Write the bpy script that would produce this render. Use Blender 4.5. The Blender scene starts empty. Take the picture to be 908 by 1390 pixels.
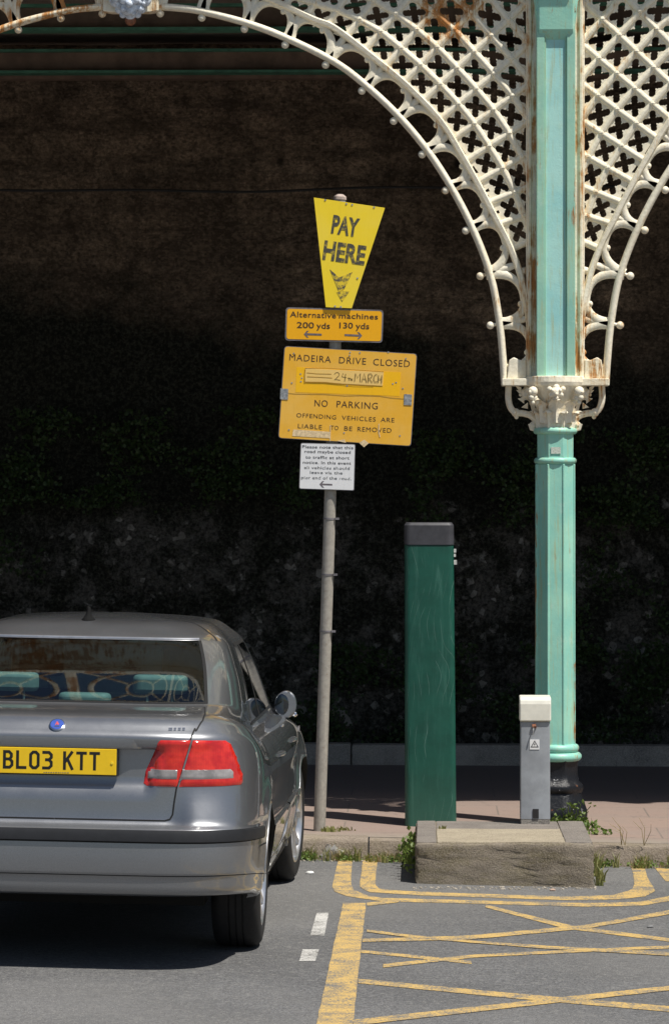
import bpy, bmesh, math, random
import numpy as np
from mathutils import Vector, Matrix
from mathutils.bvhtree import BVHTree
random.seed(7)
R_ = math.radians
SC = bpy.context.scene
COL = SC.collection

# ------------------------------------------------------------------ camera
CH = 2.12                 # eye height
FP = 4911.0               # focal length in photo pixels (photo is 908 wide)
CX, HY = 454.0, 650.0     # principal column, horizon row
TH = R_(1.4)              # camera turned slightly left of the wall normal
cam = bpy.data.cameras.new('camera'); camo = bpy.data.objects.new('camera', cam); COL.objects.link(camo)
camo.location = (0, 0, CH); camo.rotation_euler = (R_(90), 0, TH)
cam.sensor_fit = 'HORIZONTAL'; cam.sensor_width = 36; cam.lens = 36*FP/908
cam.shift_y = (HY-695)/908
cam.clip_start = .1; cam.clip_end = 2000
SC.camera = camo

# ------------------------------------------------------------------ light
SUN = Vector((.40, -.33, 1.0)).normalized()
world = bpy.data.worlds.new('World'); SC.world = world; world.use_nodes = True
wn = world.node_tree; sky = wn.nodes.new('ShaderNodeTexSky'); sky.sky_type = 'NISHITA'; sky.sun_disc = False
sky.sun_elevation = math.asin(SUN.z); sky.sun_rotation = math.atan2(SUN.x, SUN.y)
sky.air_density = 1.0; sky.dust_density = 1.0
bg = wn.nodes['Background']; wn.links.new(sky.outputs[0], bg.inputs[0]); bg.inputs[1].default_value = .06
sl = bpy.data.lights.new('sun', 'SUN'); sl.energy = 4.6; sl.angle = R_(.53); sl.color = (1, .955, .88)
slo = bpy.data.objects.new('sun', sl); COL.objects.link(slo)
slo.rotation_euler = SUN.to_track_quat('Z', 'Y').to_euler(); slo.location = (10, -12, 25)
SC.view_settings.view_transform = 'Standard'; SC.view_settings.look = 'None'
SC.view_settings.exposure = 0.22; SC.view_settings.gamma = 1; SC.view_settings.use_curve_mapping = False
SC.cycles.max_bounces = 8; SC.cycles.transparent_max_bounces = 16

# ------------------------------------------------------------------ helpers
def at(px, py, Y):
    """photo pixel -> world point on the plane y = Y"""
    u = (px-CX)/FP; c, s = math.cos(TH), math.sin(TH)
    d = Y/(c+u*s)
    return Vector((d*(u*c-s), Y, CH+(HY-py)/FP*d))
def slope(Y):
    t = min(1, max(0, (Y-20)/5.3)); return .021*(1-t)+.003*t
def gz(x, Y):
    x = max(-7, min(7, x)); return -x*slope(Y)
PZ = .12
def ground(px, py, lift=0, base=0.0):
    """photo pixel -> point on the road (base 0) or pavement (base PZ)"""
    z = base
    for _ in range(12):
        u = (px-CX)/FP; c, s = math.cos(TH), math.sin(TH)
        d = (CH-z)*FP/(py-HY)
        x, Y = d*(u*c-s), d*(u*s+c)
        z = base+gz(x, Y)
    return Vector((x, Y, z+lift))

class MB:
    def __init__(s): s.v = []; s.f = []; s.m = []
    def add(s, vs, fs, mi=0):
        o = len(s.v); s.v += [tuple(p) for p in vs]; s.f += [tuple(i+o for i in f) for f in fs]; s.m += [mi]*len(fs)
    def box(s, a, b, mi=0):
        (x0, y0, z0), (x1, y1, z1) = a, b
        s.add([(x0,y0,z0),(x1,y0,z0),(x1,y1,z0),(x0,y1,z0),(x0,y0,z1),(x1,y0,z1),(x1,y1,z1),(x0,y1,z1)],
              [(0,3,2,1),(4,5,6,7),(0,1,5,4),(1,2,6,5),(2,3,7,6),(3,0,4,7)], mi)
    def prism(s, pts, y0, y1, mi=0):
        """polygon [(x,z)] extruded from y0 (front) to y1"""
        n = len(pts)
        ar = sum(pts[i][0]*pts[(i+1) % n][1]-pts[(i+1) % n][0]*pts[i][1] for i in range(n))
        if ar < 0: pts = pts[::-1]
        s.add([(x, y0, z) for x, z in pts]+[(x, y1, z) for x, z in pts],
              [tuple(range(n)), tuple(range(2*n-1, n-1, -1))]+[(i, i+n, (i+1) % n+n, (i+1) % n) for i in range(n)], mi)
    def zprism(s, pts, z0, z1, mi=0):
        n = len(pts)
        ar = sum(pts[i][0]*pts[(i+1) % n][1]-pts[(i+1) % n][0]*pts[i][1] for i in range(n))
        if ar < 0: pts = pts[::-1]
        s.add([(x, y, z0) for x, y in pts]+[(x, y, z1) for x, y in pts],
              [tuple(range(n-1, -1, -1)), tuple(range(n, 2*n))]+[(i, (i+1) % n, (i+1) % n+n, i+n) for i in range(n)], mi)
    def tube(s, path, r, n=8, mi=0, caps=True):
        path = [Vector(p) for p in path]; N = len(path)
        rs = r if isinstance(r, (list, tuple)) else [r]*N
        vs = []; up = None
        for i, p in enumerate(path):
            t = (path[min(i+1, N-1)]-path[max(i-1, 0)]).normalized()
            if up is None:
                up = Vector((0, 0, 1)) if abs(t.z) < .9 else Vector((0, 1, 0))
            a = t.cross(up).normalized(); up = a.cross(t).normalized()
            for k in range(n):
                w = 2*math.pi*k/n; vs.append(p+(a*math.cos(w)+up*math.sin(w))*rs[i])
        fs = [(i*n+k, i*n+(k+1) % n, (i+1)*n+(k+1) % n, (i+1)*n+k) for i in range(N-1) for k in range(n)]
        if caps: fs += [tuple(range(n))[::-1], tuple(range((N-1)*n, N*n))]
        s.add(vs, fs, mi)
    def lathe(s, prof, c=(0, 0), n=24, mi=0, rot=0, sx=1, sy=1, axis='z'):
        vs = []
        for r, z in prof:
            for k in range(n):
                w = 2*math.pi*(k+rot)/n
                a, b = r*math.cos(w)*sx, r*math.sin(w)*sy
                vs.append((c[0]+a, c[1]+b, z) if axis == 'z' else (z, c[0]+a, c[1]+b))
        N = len(prof)
        fs = [(i*n+k, i*n+(k+1) % n, (i+1)*n+(k+1) % n, (i+1)*n+k) for i in range(N-1) for k in range(n)]
        fs += [tuple(range(n))[::-1], tuple(range((N-1)*n, N*n))]
        s.add(vs, fs, mi)
    def ball(s, c, r, n=8, m=5, sq=(1, 1, 1), mi=0):
        vs = [(c[0], c[1], c[2]-r*sq[2])]
        for i in range(1, m):
            a = -math.pi/2+math.pi*i/m
            for k in range(n):
                w = 2*math.pi*k/n
                vs.append((c[0]+r*sq[0]*math.cos(a)*math.cos(w), c[1]+r*sq[1]*math.cos(a)*math.sin(w), c[2]+r*sq[2]*math.sin(a)))
        vs.append((c[0], c[1], c[2]+r*sq[2])); L = len(vs)-1
        fs = [(0, 1+(k+1) % n, 1+k) for k in range(n)]
        for i in range(m-2):
            fs += [(1+i*n+k, 1+i*n+(k+1) % n, 1+(i+1)*n+(k+1) % n, 1+(i+1)*n+k) for k in range(n)]
        fs += [(L, 1+(m-2)*n+k, 1+(m-2)*n+(k+1) % n) for k in range(n)]
        s.add(vs, fs, mi)
    def sweep(s, path, prof, mi=0, hw=None):
        """path [(x,z)]; prof closed loop [(offset across, y)]"""
        N = len(path); n = len(prof); vs = []
        for i, (x, z) in enumerate(path):
            x0, z0 = path[max(i-1, 0)]; x1, z1 = path[min(i+1, N-1)]
            l = math.hypot(x1-x0, z1-z0) or 1; nx, nz = -(z1-z0)/l, (x1-x0)/l
            k = 1 if hw is None else hw[i]
            for o, y in prof: vs.append((x+nx*o*k, y, z+nz*o*k))
        fs = [(i*n+k, (i+1)*n+k, (i+1)*n+(k+1) % n, i*n+(k+1) % n) for i in range(N-1) for k in range(n)]
        fs += [tuple(range(n)), tuple(range(N*n-1, (N-1)*n-1, -1))]
        s.add(vs, fs, mi)
    def build(s, name, mats, parent=None, smooth=False, bevel=0, seg=2, sharp=35, fix=True):
        me = bpy.data.meshes.new(name); me.from_pydata(s.v, [], s.f)
        mats = mats if isinstance(mats, (list, tuple)) else [mats]
        for m in mats: me.materials.append(m)
        if len(mats) > 1: me.polygons.foreach_set('material_index', s.m)
        if fix:
            bm = bmesh.new(); bm.from_mesh(me); bmesh.ops.recalc_face_normals(bm, faces=bm.faces); bm.to_mesh(me); bm.free()
        me.update()
        o = bpy.data.objects.new(name, me); COL.objects.link(o)
        if smooth:
            me.polygons.foreach_set('use_smooth', [True]*len(me.polygons))
            try: me.set_sharp_from_angle(angle=R_(sharp))
            except Exception: pass
        if bevel:
            b = o.modifiers.new('bevel', 'BEVEL'); b.width = bevel; b.segments = seg; b.limit_method = 'ANGLE'; b.angle_limit = R_(30)
        if parent is not None: put(o, parent)
        return o
def put(o, parent):
    o.parent = parent
    if parent.type != 'EMPTY' or True:
        o.matrix_parent_inverse = Matrix.Identity(4)
def thing(name, label, cat, loc=(0, 0, 0), group=None):
    o = bpy.data.objects.new(name, None); COL.objects.link(o); o.location = loc; o.empty_display_size = .2
    o['label'] = label; o['category'] = cat
    if group: o['group'] = group
    return o
def tag(o, label=None, cat=None, group=None, kind=None):
    if label: o['label'] = label
    if cat: o['category'] = cat
    if group: o['group'] = group
    if kind: o['kind'] = kind
    return o
def local(mb, loc):
    """move a builder's world coordinates into the frame of an empty at loc"""
    mb.v = [(x-loc[0], y-loc[1], z-loc[2]) for x, y, z in mb.v]; return mb
def copy_tree(o, parent=None):
    c = o.copy(); COL.objects.link(c); c.parent = parent
    for ch in list(o.children): copy_tree(ch, c)
    return c

# ------------------------------------------------------------------ materials
class NT:
    def __init__(s, name):
        s.m = bpy.data.materials.new(name); s.m.use_nodes = True
        s.t = s.m.node_tree; s.b = s.t.nodes['Principled BSDF']; s.out = s.t.nodes['Material Output']
        s.geo = s.t.nodes.new('ShaderNodeNewGeometry'); s.pos = s.geo.outputs['Position']
    def n(s, typ, **k):
        o = s.t.nodes.new(typ)
        for a, b in k.items(): setattr(o, a, b)
        return o
    def L(s, a, b): s.t.links.new(a, b)
    def set(s, sock, v):
        if hasattr(v, 'default_value') or hasattr(v, 'is_linked'): s.L(v, sock)
        else: sock.default_value = v
    def scale(s, sc, src=None):
        m = s.n('ShaderNodeMapping'); m.inputs['Scale'].default_value = sc
        s.L(src or s.pos, m.inputs['Vector']); return m.outputs[0]
    def noise(s, sc, det=4, rough=.6, vec=None, dist=0, w=0):
        o = s.n('ShaderNodeTexNoise'); o.inputs['Scale'].default_value = sc; o.inputs['Detail'].default_value = det
        o.inputs['Roughness'].default_value = rough; o.inputs['Distortion'].default_value = dist
        v = vec or s.pos
        if w:
            m = s.n('ShaderNodeMapping'); m.inputs['Location'].default_value = (w, w*1.7, -w); s.L(v, m.inputs[0]); v = m.outputs[0]
        s.L(v, o.inputs['Vector']); return o.outputs['Fac']
    def vor(s, sc, feat='F1', vec=None, out='Distance'):
        o = s.n('ShaderNodeTexVoronoi', feature=feat); o.inputs['Scale'].default_value = sc
        s.L(vec or s.pos, o.inputs['Vector']); return o.outputs[out]
    def ramp(s, fac, lo, hi, a=0.0, b=1.0):
        o = s.n('ShaderNodeMapRange', interpolation_type='SMOOTHSTEP')
        s.set(o.inputs[0], fac); o.inputs[1].default_value = lo; o.inputs[2].default_value = hi
        o.inputs[3].default_value = a; o.inputs[4].default_value = b; return o.outputs[0]
    def math(s, op, a, b=0.0):
        o = s.n('ShaderNodeMath', operation=op); s.set(o.inputs[0], a); s.set(o.inputs[1], b); return o.outputs[0]
    def mix(s, fac, a, b, mode='MIX'):
        o = s.n('ShaderNodeMix', data_type='RGBA', blend_type=mode)
        s.set(o.inputs[0], fac)
        for sock, v in ((o.inputs[6], a), (o.inputs[7], b)):
            if isinstance(v, (tuple, list)): sock.default_value = (*v[:3], 1)
            else: s.L(v, sock)
        return o.outputs[2]
    def xyz(s):
        o = s.n('ShaderNodeSeparateXYZ'); s.L(s.pos, o.inputs[0]); return o.outputs
    def bump(s, h, strength=.3, dist=.01):
        o = s.n('ShaderNodeBump'); o.inputs['Strength'].default_value = strength; o.inputs['Distance'].default_value = dist
        s.L(h, o.inputs['Height']); s.L(o.outputs[0], s.b.inputs['Normal'])
    def fin(s, col, rough=.6, metal=0, coat=0, spec=None):
        if isinstance(col, (tuple, list)): s.b.inputs['Base Color'].default_value = (*col[:3], 1)
        else: s.L(col, s.b.inputs['Base Color'])
        s.set(s.b.inputs['Roughness'], rough); s.b.inputs['Metallic'].default_value = metal
        s.b.inputs['Coat Weight'].default_value = coat; s.b.inputs['Coat Roughness'].default_value = .03
        if spec is not None: s.b.inputs['Specular IOR Level'].default_value = spec
        return s.m
def simple(name, col, rough=.5, metal=0, coat=0, var=.12, sc=30, bump=0, spec=None):
    t = NT(name); n = t.noise(sc, 5, .65)
    c = t.mix(t.ramp(n, .3, .7), tuple(k*(1-var) for k in col), tuple(min(1, k*(1+var)) for k in col))
    if bump: t.bump(n, bump, .004)
    return t.fin(c, rough, metal, coat, spec)

def m_cream(name='cream paint', col=(.90, .83, .66), rustiness=0.0):
    t = NT(name); X = t.xyz()
    big = t.noise(3.2, 3, .55); fine = t.noise(42, 5, .65); streak = t.noise(1, 5, .7, t.scale((34, 34, 3.2)))
    c = t.mix(t.ramp(fine, .35, .75), col, tuple(k*.86 for k in col))
    c = t.mix(t.ramp(big, .5, .75, 0, .4), c, (.70, .62, .45))
    # rust: patches, streaks, more of it low down by the column and over on the left arch
    left = t.ramp(X[0], -1.4, -1.9, 0, .125)
    nearcol = t.ramp(t.math('ABSOLUTE', t.math('SUBTRACT', X[0], X0_)), .30, .12, 0, .068)
    nearcol = t.math('MULTIPLY', nearcol, t.ramp(X[2], 2.64, 2.74, -.4, 1.25))
    low = t.ramp(X[2], 3.7, 3.0, 0, .03)
    dn = t.n('ShaderNodeVectorMath', operation='DISTANCE'); t.L(t.pos, dn.inputs[0]); dn.inputs[1].default_value = tuple(at(616, 30, 21.05))
    spot = t.ramp(dn.outputs['Value'], .34, .05, 0, .15)
    amt = t.math('ADD', t.math('ADD', t.math('ADD', left, low), nearcol), spot)
    s1 = t.math('ADD', t.math('ADD', t.math('MULTIPLY', streak, .55), t.math('MULTIPLY', t.noise(5.5, 4, .6, w=3), .45)), amt)
    rm = t.ramp(s1, .60-rustiness, .68-rustiness)
    stain = t.ramp(s1, .53-rustiness, .65-rustiness, 0, .6)
    c = t.mix(stain, c, (.74, .50, .22))
    c = t.mix(rm, c, t.mix(t.noise(60, 4), (.38, .13, .03), (.62, .29, .07)))
    c = t.mix(t.ramp(t.noise(11, 6, .8, w=21), .60, .70, 0, .6), c, (.60, .55, .42))
    t.bump(t.math('ADD', fine, t.math('MULTIPLY', rm, -.8)), .6, .006)
    return t.fin(c, .55)
def m_turq(name='turquoise paint', col=(.25, .62, .50)):
    t = NT(name); X = t.xyz()
    fine = t.noise(26, 6, .7); streak = t.noise(1, 5, .75, t.scale((40, 40, 2.2))); big = t.noise(2.4, 4, .6)
    c = t.mix(t.ramp(big, .38, .68), col, (col[0]*.72, col[1]*.86, col[2]*.92))
    c = t.mix(t.ramp(fine, .5, .8, 0, .5), c, (.38, .66, .52))
    c = t.mix(t.ramp(streak, .52, .66, 0, .65), c, (.42, .46, .24)); c = t.mix(t.ramp(t.noise(13, 7, .8, w=6), .56, .68, 0, .5), c, (.50, .70, .58))
    edge = t.ramp(t.math('ABSOLUTE', t.math('SUBTRACT', X[0], X0_)), .085, .125, 0, .10)
    s1 = t.math('ADD', t.math('ADD', t.math('MULTIPLY', t.noise(1, 5, .7, t.scale((60, 60, 5))), .6), t.math('MULTIPLY', t.noise(4, 4, w=9), .4)), edge)
    c = t.mix(t.ramp(s1, .60, .68), c, t.mix(t.noise(70, 3), (.26, .10, .03), (.50, .26, .09)))
    t.bump(t.math('ADD', fine, t.math('MULTIPLY', t.noise(90, 3), .4)), .4, .004)
    return t.fin(c, .42)
def m_wall():
    t = NT('damp stone wall'); X = t.xyz()
    n1 = t.noise(1.3, 6, .7); n2 = t.noise(6, 8, .8); n3 = t.noise(38, 6, .8); v = t.vor(15); v2 = t.vor(34); cell = t.vor(22, out='Color')
    sv = t.n('ShaderNodeSeparateColor'); t.L(cell, sv.inputs[0])
    strat = t.noise(1, 6, .75, t.scale((1.0, 1, 7)))
    c = t.mix(t.ramp(n3, .38, .66), (.26, .195, .135), (.66, .50, .36)); c = t.mix(t.ramp(t.noise(.8, 5, .7, w=14), .40, .60, .55, 0), c, (.06, .045, .034)); c = t.mix(t.ramp(t.noise(17, 7, .85, w=2), .60, .68, 0, .7), c, (.55, .45, .34))
    c = t.mix(t.ramp(n2, .36, .62, .75, 0), c, (.045, .034, .025))
    c = t.mix(t.ramp(strat, .44, .62, 0, .7), c, (.09, .068, .05))
    cs2 = t.n('ShaderNodeSeparateColor'); t.L(t.vor(44, vec=t.scale((1, 1, 1.5)), out='Color'), cs2.inputs[0])
    c = t.mix(t.ramp(cs2.outputs[0], .55, .95, 0, .3), c, (.40, .31, .22)); c = t.mix(t.ramp(cs2.outputs[1], .6, .95, 0, .4), c, (.05, .04, .03))
    c = t.mix(t.ramp(t.vor(2.1), .10, .03, 0, .8), c, (.02, .016, .013))
    # damp black algae below a wavy tide line, with a grey scabby band near the bottom
    edge = t.math('ADD', X[2], t.math('MULTIPLY', t.math('SUBTRACT', t.noise(.55, 6, .65), .5), 2.4))
    edge = t.math('ADD', edge, t.math('MULTIPLY', X[0], .13))
    damp = t.ramp(edge, 3.35, 2.75)
    dark = t.mix(t.ramp(n3, .42, .68), (.014, .015, .011), (.085, .088, .066))
    zz = t.math('ADD', X[2], t.math('MULTIPLY', t.math('SUBTRACT', n1, .5), 1.2))
    scab = t.math('MULTIPLY', t.ramp(zz, 2.0, 1.75), t.ramp(t.noise(3, 8, .8, w=4), .44, .60, 0, 1))
    pale = t.mix(t.ramp(n3, .35, .62), (.045, .044, .039), (.20, .19, .168))
    pale = t.mix(t.ramp(sv.outputs[1], .86, .94, 0, .8), pale, (.52, .50, .45))
    dark = t.mix(scab, dark, pale)
    c = t.mix(damp, c, dark)
    t.bump(t.math('ADD', t.math('MULTIPLY', n2, .8), t.math('ADD', n3, t.math('MULTIPLY', v, -1.0))), 1.0, .05)
    return t.fin(c, .95, spec=.15)
def m_asphalt(col=(.150, .150, .152)):
    t = NT('worn asphalt'); n = t.noise(1.1, 5, .65); f = t.noise(75, 4, .85); g = t.vor(120)
    c = t.mix(t.ramp(n, .3, .7), tuple(k*.82 for k in col), tuple(k*1.15 for k in col))
    c = t.mix(t.ramp(f, .44, .58, 0, .8), c, tuple(k*.38 for k in col)); c = t.mix(t.ramp(t.noise(26, 5, .8, w=3), .50, .64, 0, .5), c, (.24, .235, .22)); c = t.mix(t.ramp(t.vor(34), .12, .05, 0, .7), c, (.42, .40, .37)); c = t.mix(t.ramp(t.noise(.45, 3, .5, w=7), .45, .62, 0, .35), c, (.20, .195, .185))
    c = t.mix(t.ramp(t.vor(60), .20, .06, 0, .8), c, (.38, .37, .345))
    c = t.mix(t.ramp(t.noise(4, 6, .7, w=5), .58, .72, 0, .5), c, (.085, .085, .085))
    t.bump(t.math('ADD', f, g), .6, .006)
    return t.fin(c, .85)
def m_paint_line(name, col):
    t = NT(name); f = t.noise(95, 4, .8); n = t.noise(7, 5, .75)
    wear = t.ramp(t.math('ADD', t.math('MULTIPLY', f, .6), t.math('MULTIPLY', n, .4)), .465, .56)
    c = t.mix(t.noise(20, 4), col, tuple(k*.80 for k in col))
    c = t.mix(wear, c, (.16, .155, .145))
    t.bump(f, .4, .005)
    return t.fin(c, .75)
def m_paving():
    t = NT('pink paving slabs'); n = t.noise(2.2, 5, .65); f = t.noise(70, 4, .7)
    br = t.n('ShaderNodeTexBrick'); br.offset = .5; br.inputs['Scale'].default_value = 1
    br.inputs['Brick Width'].default_value = .9; br.inputs['Row Height'].default_value = .6
    br.inputs['Mortar Size'].default_value = .006; br.inputs['Mortar Smooth'].default_value = .3
    t.L(t.pos, br.inputs['Vector'])
    br.inputs['Color1'].default_value = (.30, .215, .175, 1); br.inputs['Color2'].default_value = (.265, .195, .165, 1); br.inputs['Mortar'].default_value = (.16, .13, .11, 1)
    c = t.mix(t.ramp(n, .35, .7, 0, .55), br.outputs[0], (.26, .21, .18))
    c = t.mix(t.ramp(f, .5, .75, 0, .4), c, (.42, .33, .27))
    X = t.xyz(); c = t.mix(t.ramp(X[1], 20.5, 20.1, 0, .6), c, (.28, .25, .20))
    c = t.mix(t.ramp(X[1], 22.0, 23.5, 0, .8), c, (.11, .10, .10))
    c = t.mix(t.ramp(t.noise(9, 7, .8, w=8), .55, .68, 0, .6), c, (.12, .10, .09))
    c = t.mix(t.ramp(t.vor(9), .06, .03, 0, .7), c, (.07, .06, .055))
    t.bump(f, .3, .004)
    return t.fin(c, .85)
def m_concrete(name, a=(.27, .235, .19), b=(.13, .115, .09), moss=.0, spec=.3):
    t = NT(name); n = t.noise(5, 7, .72); f = t.noise(60, 5, .75); v = t.vor(55)
    c = t.mix(t.ramp(n, .32, .68), a, b)
    c = t.mix(t.ramp(v, .18, .05, 0, .5), c, (.42, .38, .31))
    c = t.mix(t.ramp(f, .52, .75, 0, .5), c, tuple(k*.5 for k in b))
    if moss: c = t.mix(t.math('MULTIPLY', t.ramp(t.noise(1, 5, .7, t.scale((6, 6, 18))), .45, .62), moss), c, (.14, .12, .035))
    g_ = t.noise(130, 4, .8); c = t.mix(t.ramp(g_, .40, .62, 0, .55), c, tuple(k*1.5 for k in a))
    t.bump(t.math('ADD', t.math('MULTIPLY', n, .35), t.math('ADD', f, g_)), .7, .010)
    return t.fin(c, .92, spec=spec)

X0_ = at(753.5, 650, 21.05).x
M = {}
M['cream'] = m_cream(); M['turq'] = m_turq(col=(.36, .69, .54)); M['turq_blue'] = m_turq('pale turquoise paint', (.44, .75, .68)); M['turq_side'] = m_turq('weathered turquoise edge', (.36, .62, .47))
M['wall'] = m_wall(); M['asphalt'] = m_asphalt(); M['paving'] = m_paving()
M['yline'] = m_paint_line('yellow road paint', (.64, .43, .14)); M['wline'] = m_paint_line('white road paint', (.60, .59, .56))
M['kerb'] = m_concrete('kerb stone', (.30, .25, .20), (.17, .14, .11), .25)
M['plinth'] = m_concrete('mossy concrete', (.25, .215, .17), (.125, .105, .08), .35)
M['slab_light'] = m_concrete('light slab', (.40, .345, .255), (.28, .24, .18)); M['slab_dark'] = m_concrete('dark slab', (.24, .215, .19), (.16, .14, .125))
M['low'] = m_concrete('grey kerb concrete', (.30, .28, .25), (.16, .15, .14))
def m_black_base():
    t = NT('chipped black paint'); f = t.noise(30, 6, .75); n = t.noise(7, 4)
    c = t.mix(t.ramp(f, .635, .66), (.012, .013, .016), (.62, .62, .63)); c = t.mix(t.ramp(n, .66, .70), c, (.26, .11, .05))
    t.bump(f, .5, .010); return t.fin(c, .32, spec=.35)
M['black_base'] = m_black_base()
M['beam'] = simple('brown beam timber', (.16, .11, .08), .8, var=.3, sc=6); M['beam_green'] = simple('dull green paint', (.06, .19, .13), .6, var=.3, sc=12)  # plain brown for beam webs and wall plate, green for the flanges
M['deck'] = m_concrete('deck concrete', (.22, .19, .16), (.12, .10, .085))

# ------------------------------------------------------------------ the setting: road, kerb, pavement
def sheet(name, mat, x0, x1, ys, base, lift=0, parent=None):
    xs = sorted(set([x0, -7, -5, -3, -1, 0, 1, 3, 5, 7, x1])); m = MB()
    vs = [(x, y, base+gz(x, y)+lift) for y in ys for x in xs]; n = len(xs)
    m.add(vs, [(j*n+i, j*n+i+1, (j+1)*n+i+1, (j+1)*n+i) for j in range(len(ys)-1) for i in range(n-1)])
    return m.build(name, mat, fix=False)
YK = 20.0
tag(sheet('ground', M['asphalt'], -900, 900, [-900, 19, 900], -.6), kind='structure')
tag(sheet('road', M['asphalt'], -300, 300, [-300, 0, 8, 12, 14, 16, 18, YK+.05], 0), kind='structure')
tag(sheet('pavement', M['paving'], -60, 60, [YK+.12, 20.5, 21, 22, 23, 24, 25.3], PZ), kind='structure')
# kerb stones in one line, each with its own slight set
kb = MB(); x = -30.0
while x < 30:
    w = .9; dz = random.uniform(-.006, .006); dy = random.uniform(-.008, .008)
    a, b = x+.004, x+w-.004
    for (p, q) in ((a, b),):
        za, zb = gz(p, YK), gz(q, YK)
        n = 7; prof = [(YK+dy, -.05), (YK+dy, PZ-.03), (YK+.008+dy, PZ-.010), (YK+.03+dy, PZ+dz), (YK+.135, PZ+.002+dz), (YK+.135, -.05)]
        vs = []
        for k in range(n+1):
            xx = p+(q-p)*k/n; g = gz(xx, YK)
            for i, (yy, zz) in enumerate(prof):
                j = random.uniform(-.005, .005) if i in (1, 2, 3) else 0
                vs.append((xx, yy+j, zz+g+j))
        m_ = len(prof)
        kb.add(vs, [(k*m_+i, (k+1)*m_+i, (k+1)*m_+(i+1) % m_, k*m_+(i+1) % m_) for k in range(n) for i in range(m_)]+[tuple(range(m_)), tuple(range((n+1)*m_-1, n*m_-1, -1))])
    x += w
tag(kb.build('kerb', M['kerb'], smooth=True, sharp=40), kind='structure')

# painted markings, traced onto the road
def marking(name, outline, mat, lift=.004):
    m = MB(); pts = [ground(px, py, lift) for px, py in outline]
    m.add(pts, [tuple(range(len(pts)))]); return pts, m
def band(mb, top, bot, lift=.004, jit=.35):
    lift = .0012+lift*.18
    n = len(top); T = []
    # resample both edges so the paint edge can be uneven
    def rs(e, k=64):
        e = np.array(e, float); d = np.r_[0, np.cumsum(np.hypot(*np.diff(e, axis=0).T))]; t = np.linspace(0, d[-1], k)
        return np.c_[np.interp(t, d, e[:, 0]), np.interp(t, d, e[:, 1])]
    a, b = rs(top), rs(bot)
    vs = [ground(p[0]+random.uniform(-jit, jit), p[1]+random.uniform(-jit, jit)*.5, lift) for p in a]+[ground(p[0]+random.uniform(-jit, jit), p[1]+random.uniform(-jit, jit)*.5, lift) for p in b]
    k = len(a); mb.add(vs, [(i, i+1, k+i+1, k+i) for i in range(k-1)])
ln = MB()
band(ln, [(512,1169),(510,1192),(510,1203),(516,1208),(558,1211),(638,1214),(764,1218),(828,1216.5),(855,1210),(861,1205),(859.5,1186),(852,1169)],
     [(492.5,1168),(490,1192),(487,1204),(500,1212),(558,1216),(638,1218.6),(764,1223),(839,1222),(877,1217.5),(890,1210),(880,1195),(871,1169)])
dy1 = tag(ln.build('painted_line', M['yline'], fix=False), 'inner of the two parallel yellow lines bent round the concrete block', 'road marking', 'yellow lines round the concrete block')
ln = MB()
band(ln, [(478,1168),(476,1200),(480,1209),(497,1216),(517,1220),(635,1223),(796,1227),(866,1225.5),(908,1217.5),(940,1209),(960,1199)],
     [(459,1168),(452,1200),(450,1209),(468,1217),(517,1224.5),(635,1227.5),(796,1232),(871,1230.5),(908,1224),(955,1215),(985,1200)])
tag(ln.build('painted_line', M['yline'], fix=False), 'outer yellow line running from the left kerb weeds and curving past the block', 'road marking', 'yellow lines round the concrete block')
ln = MB(); band(ln, [(871,1168),(908,1172),(1000,1180)], [(873,1173),(908,1177),(1000,1186)])
tag(ln.build('painted_line', M['yline'], fix=False), 'short thin yellow line along the gutter at the right edge', 'road marking')
ln = MB(); band(ln, [(889,1179),(930,1182)], [(903,1197),(945,1200)])
tag(ln.build('painted_line', M['yline'], fix=False), 'small yellow paint patch cut by the right edge below the weeds', 'road marking')
ln = MB(); band(ln, [(465.7,1227),(449.6,1300),(429,1394),(415,1450)], [(496.8,1227),(488.8,1300),(479,1394),(473,1450)], .008, .6)
tag(ln.build('painted_line', M['yline'], fix=False), 'broad yellow bay line running towards the viewer beside the car', 'road marking')
hs = [([(659,1229),(775,1257.5),(908,1275),(1100,1298)], [(659,1233),(768,1262),(908,1279.5),(1100,1303)], 'yellow hatching stroke falling to the right below the block', .006),
      ([(492,1276),(635,1271.5),(796,1257),(908,1237),(1100,1200)], [(492,1280),(635,1277),(796,1262),(908,1242.5),(1100,1206)], 'yellow hatching stroke rising to the right through the cross', .010),
      ([(498,1263.5),(560,1271),(635,1278),(742,1285.5),(908,1294),(1100,1302)], [(498,1266.5),(560,1274.5),(635,1281),(742,1289.5),(908,1299),(1100,1308)], 'long thin yellow hatching stroke below the cross, falling right', .012),
      ([(498,1226.5),(520,1224.5),(541,1222.5)], [(498,1231),(520,1228.5),(541,1226)], 'short worn yellow stub beside the top of the broad line', .007),
      ([(490,1291),(554,1297),(640,1306)], [(490,1294.5),(554,1301),(640,1310)], 'faint yellow stroke leaving the broad line low down', .006),
      ([(520,1310),(646,1297),(839,1288),(908,1285),(1100,1270)], [(520,1315),(646,1301),(839,1291.5),(908,1289),(1100,1275)], 'nearest thin yellow hatching stroke rising to the right', .008),
      ([(486,1330),(700,1350),(1000,1375)], [(486,1336),(700,1357),(1000,1383)], 'yellow stroke falling right nearest the bottom edge', .006),
      ([(480,1386),(700,1362),(1000,1330)], [(480,1394),(700,1369),(1000,1336)], 'yellow stroke rising right across the bottom edge', .010)]
for a, b, lab, lf in hs:
    ln = MB(); band(ln, a, b, lf); tag(ln.build('painted_line', M['yline'], fix=False), lab, 'road marking', 'yellow hatching strokes')
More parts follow.
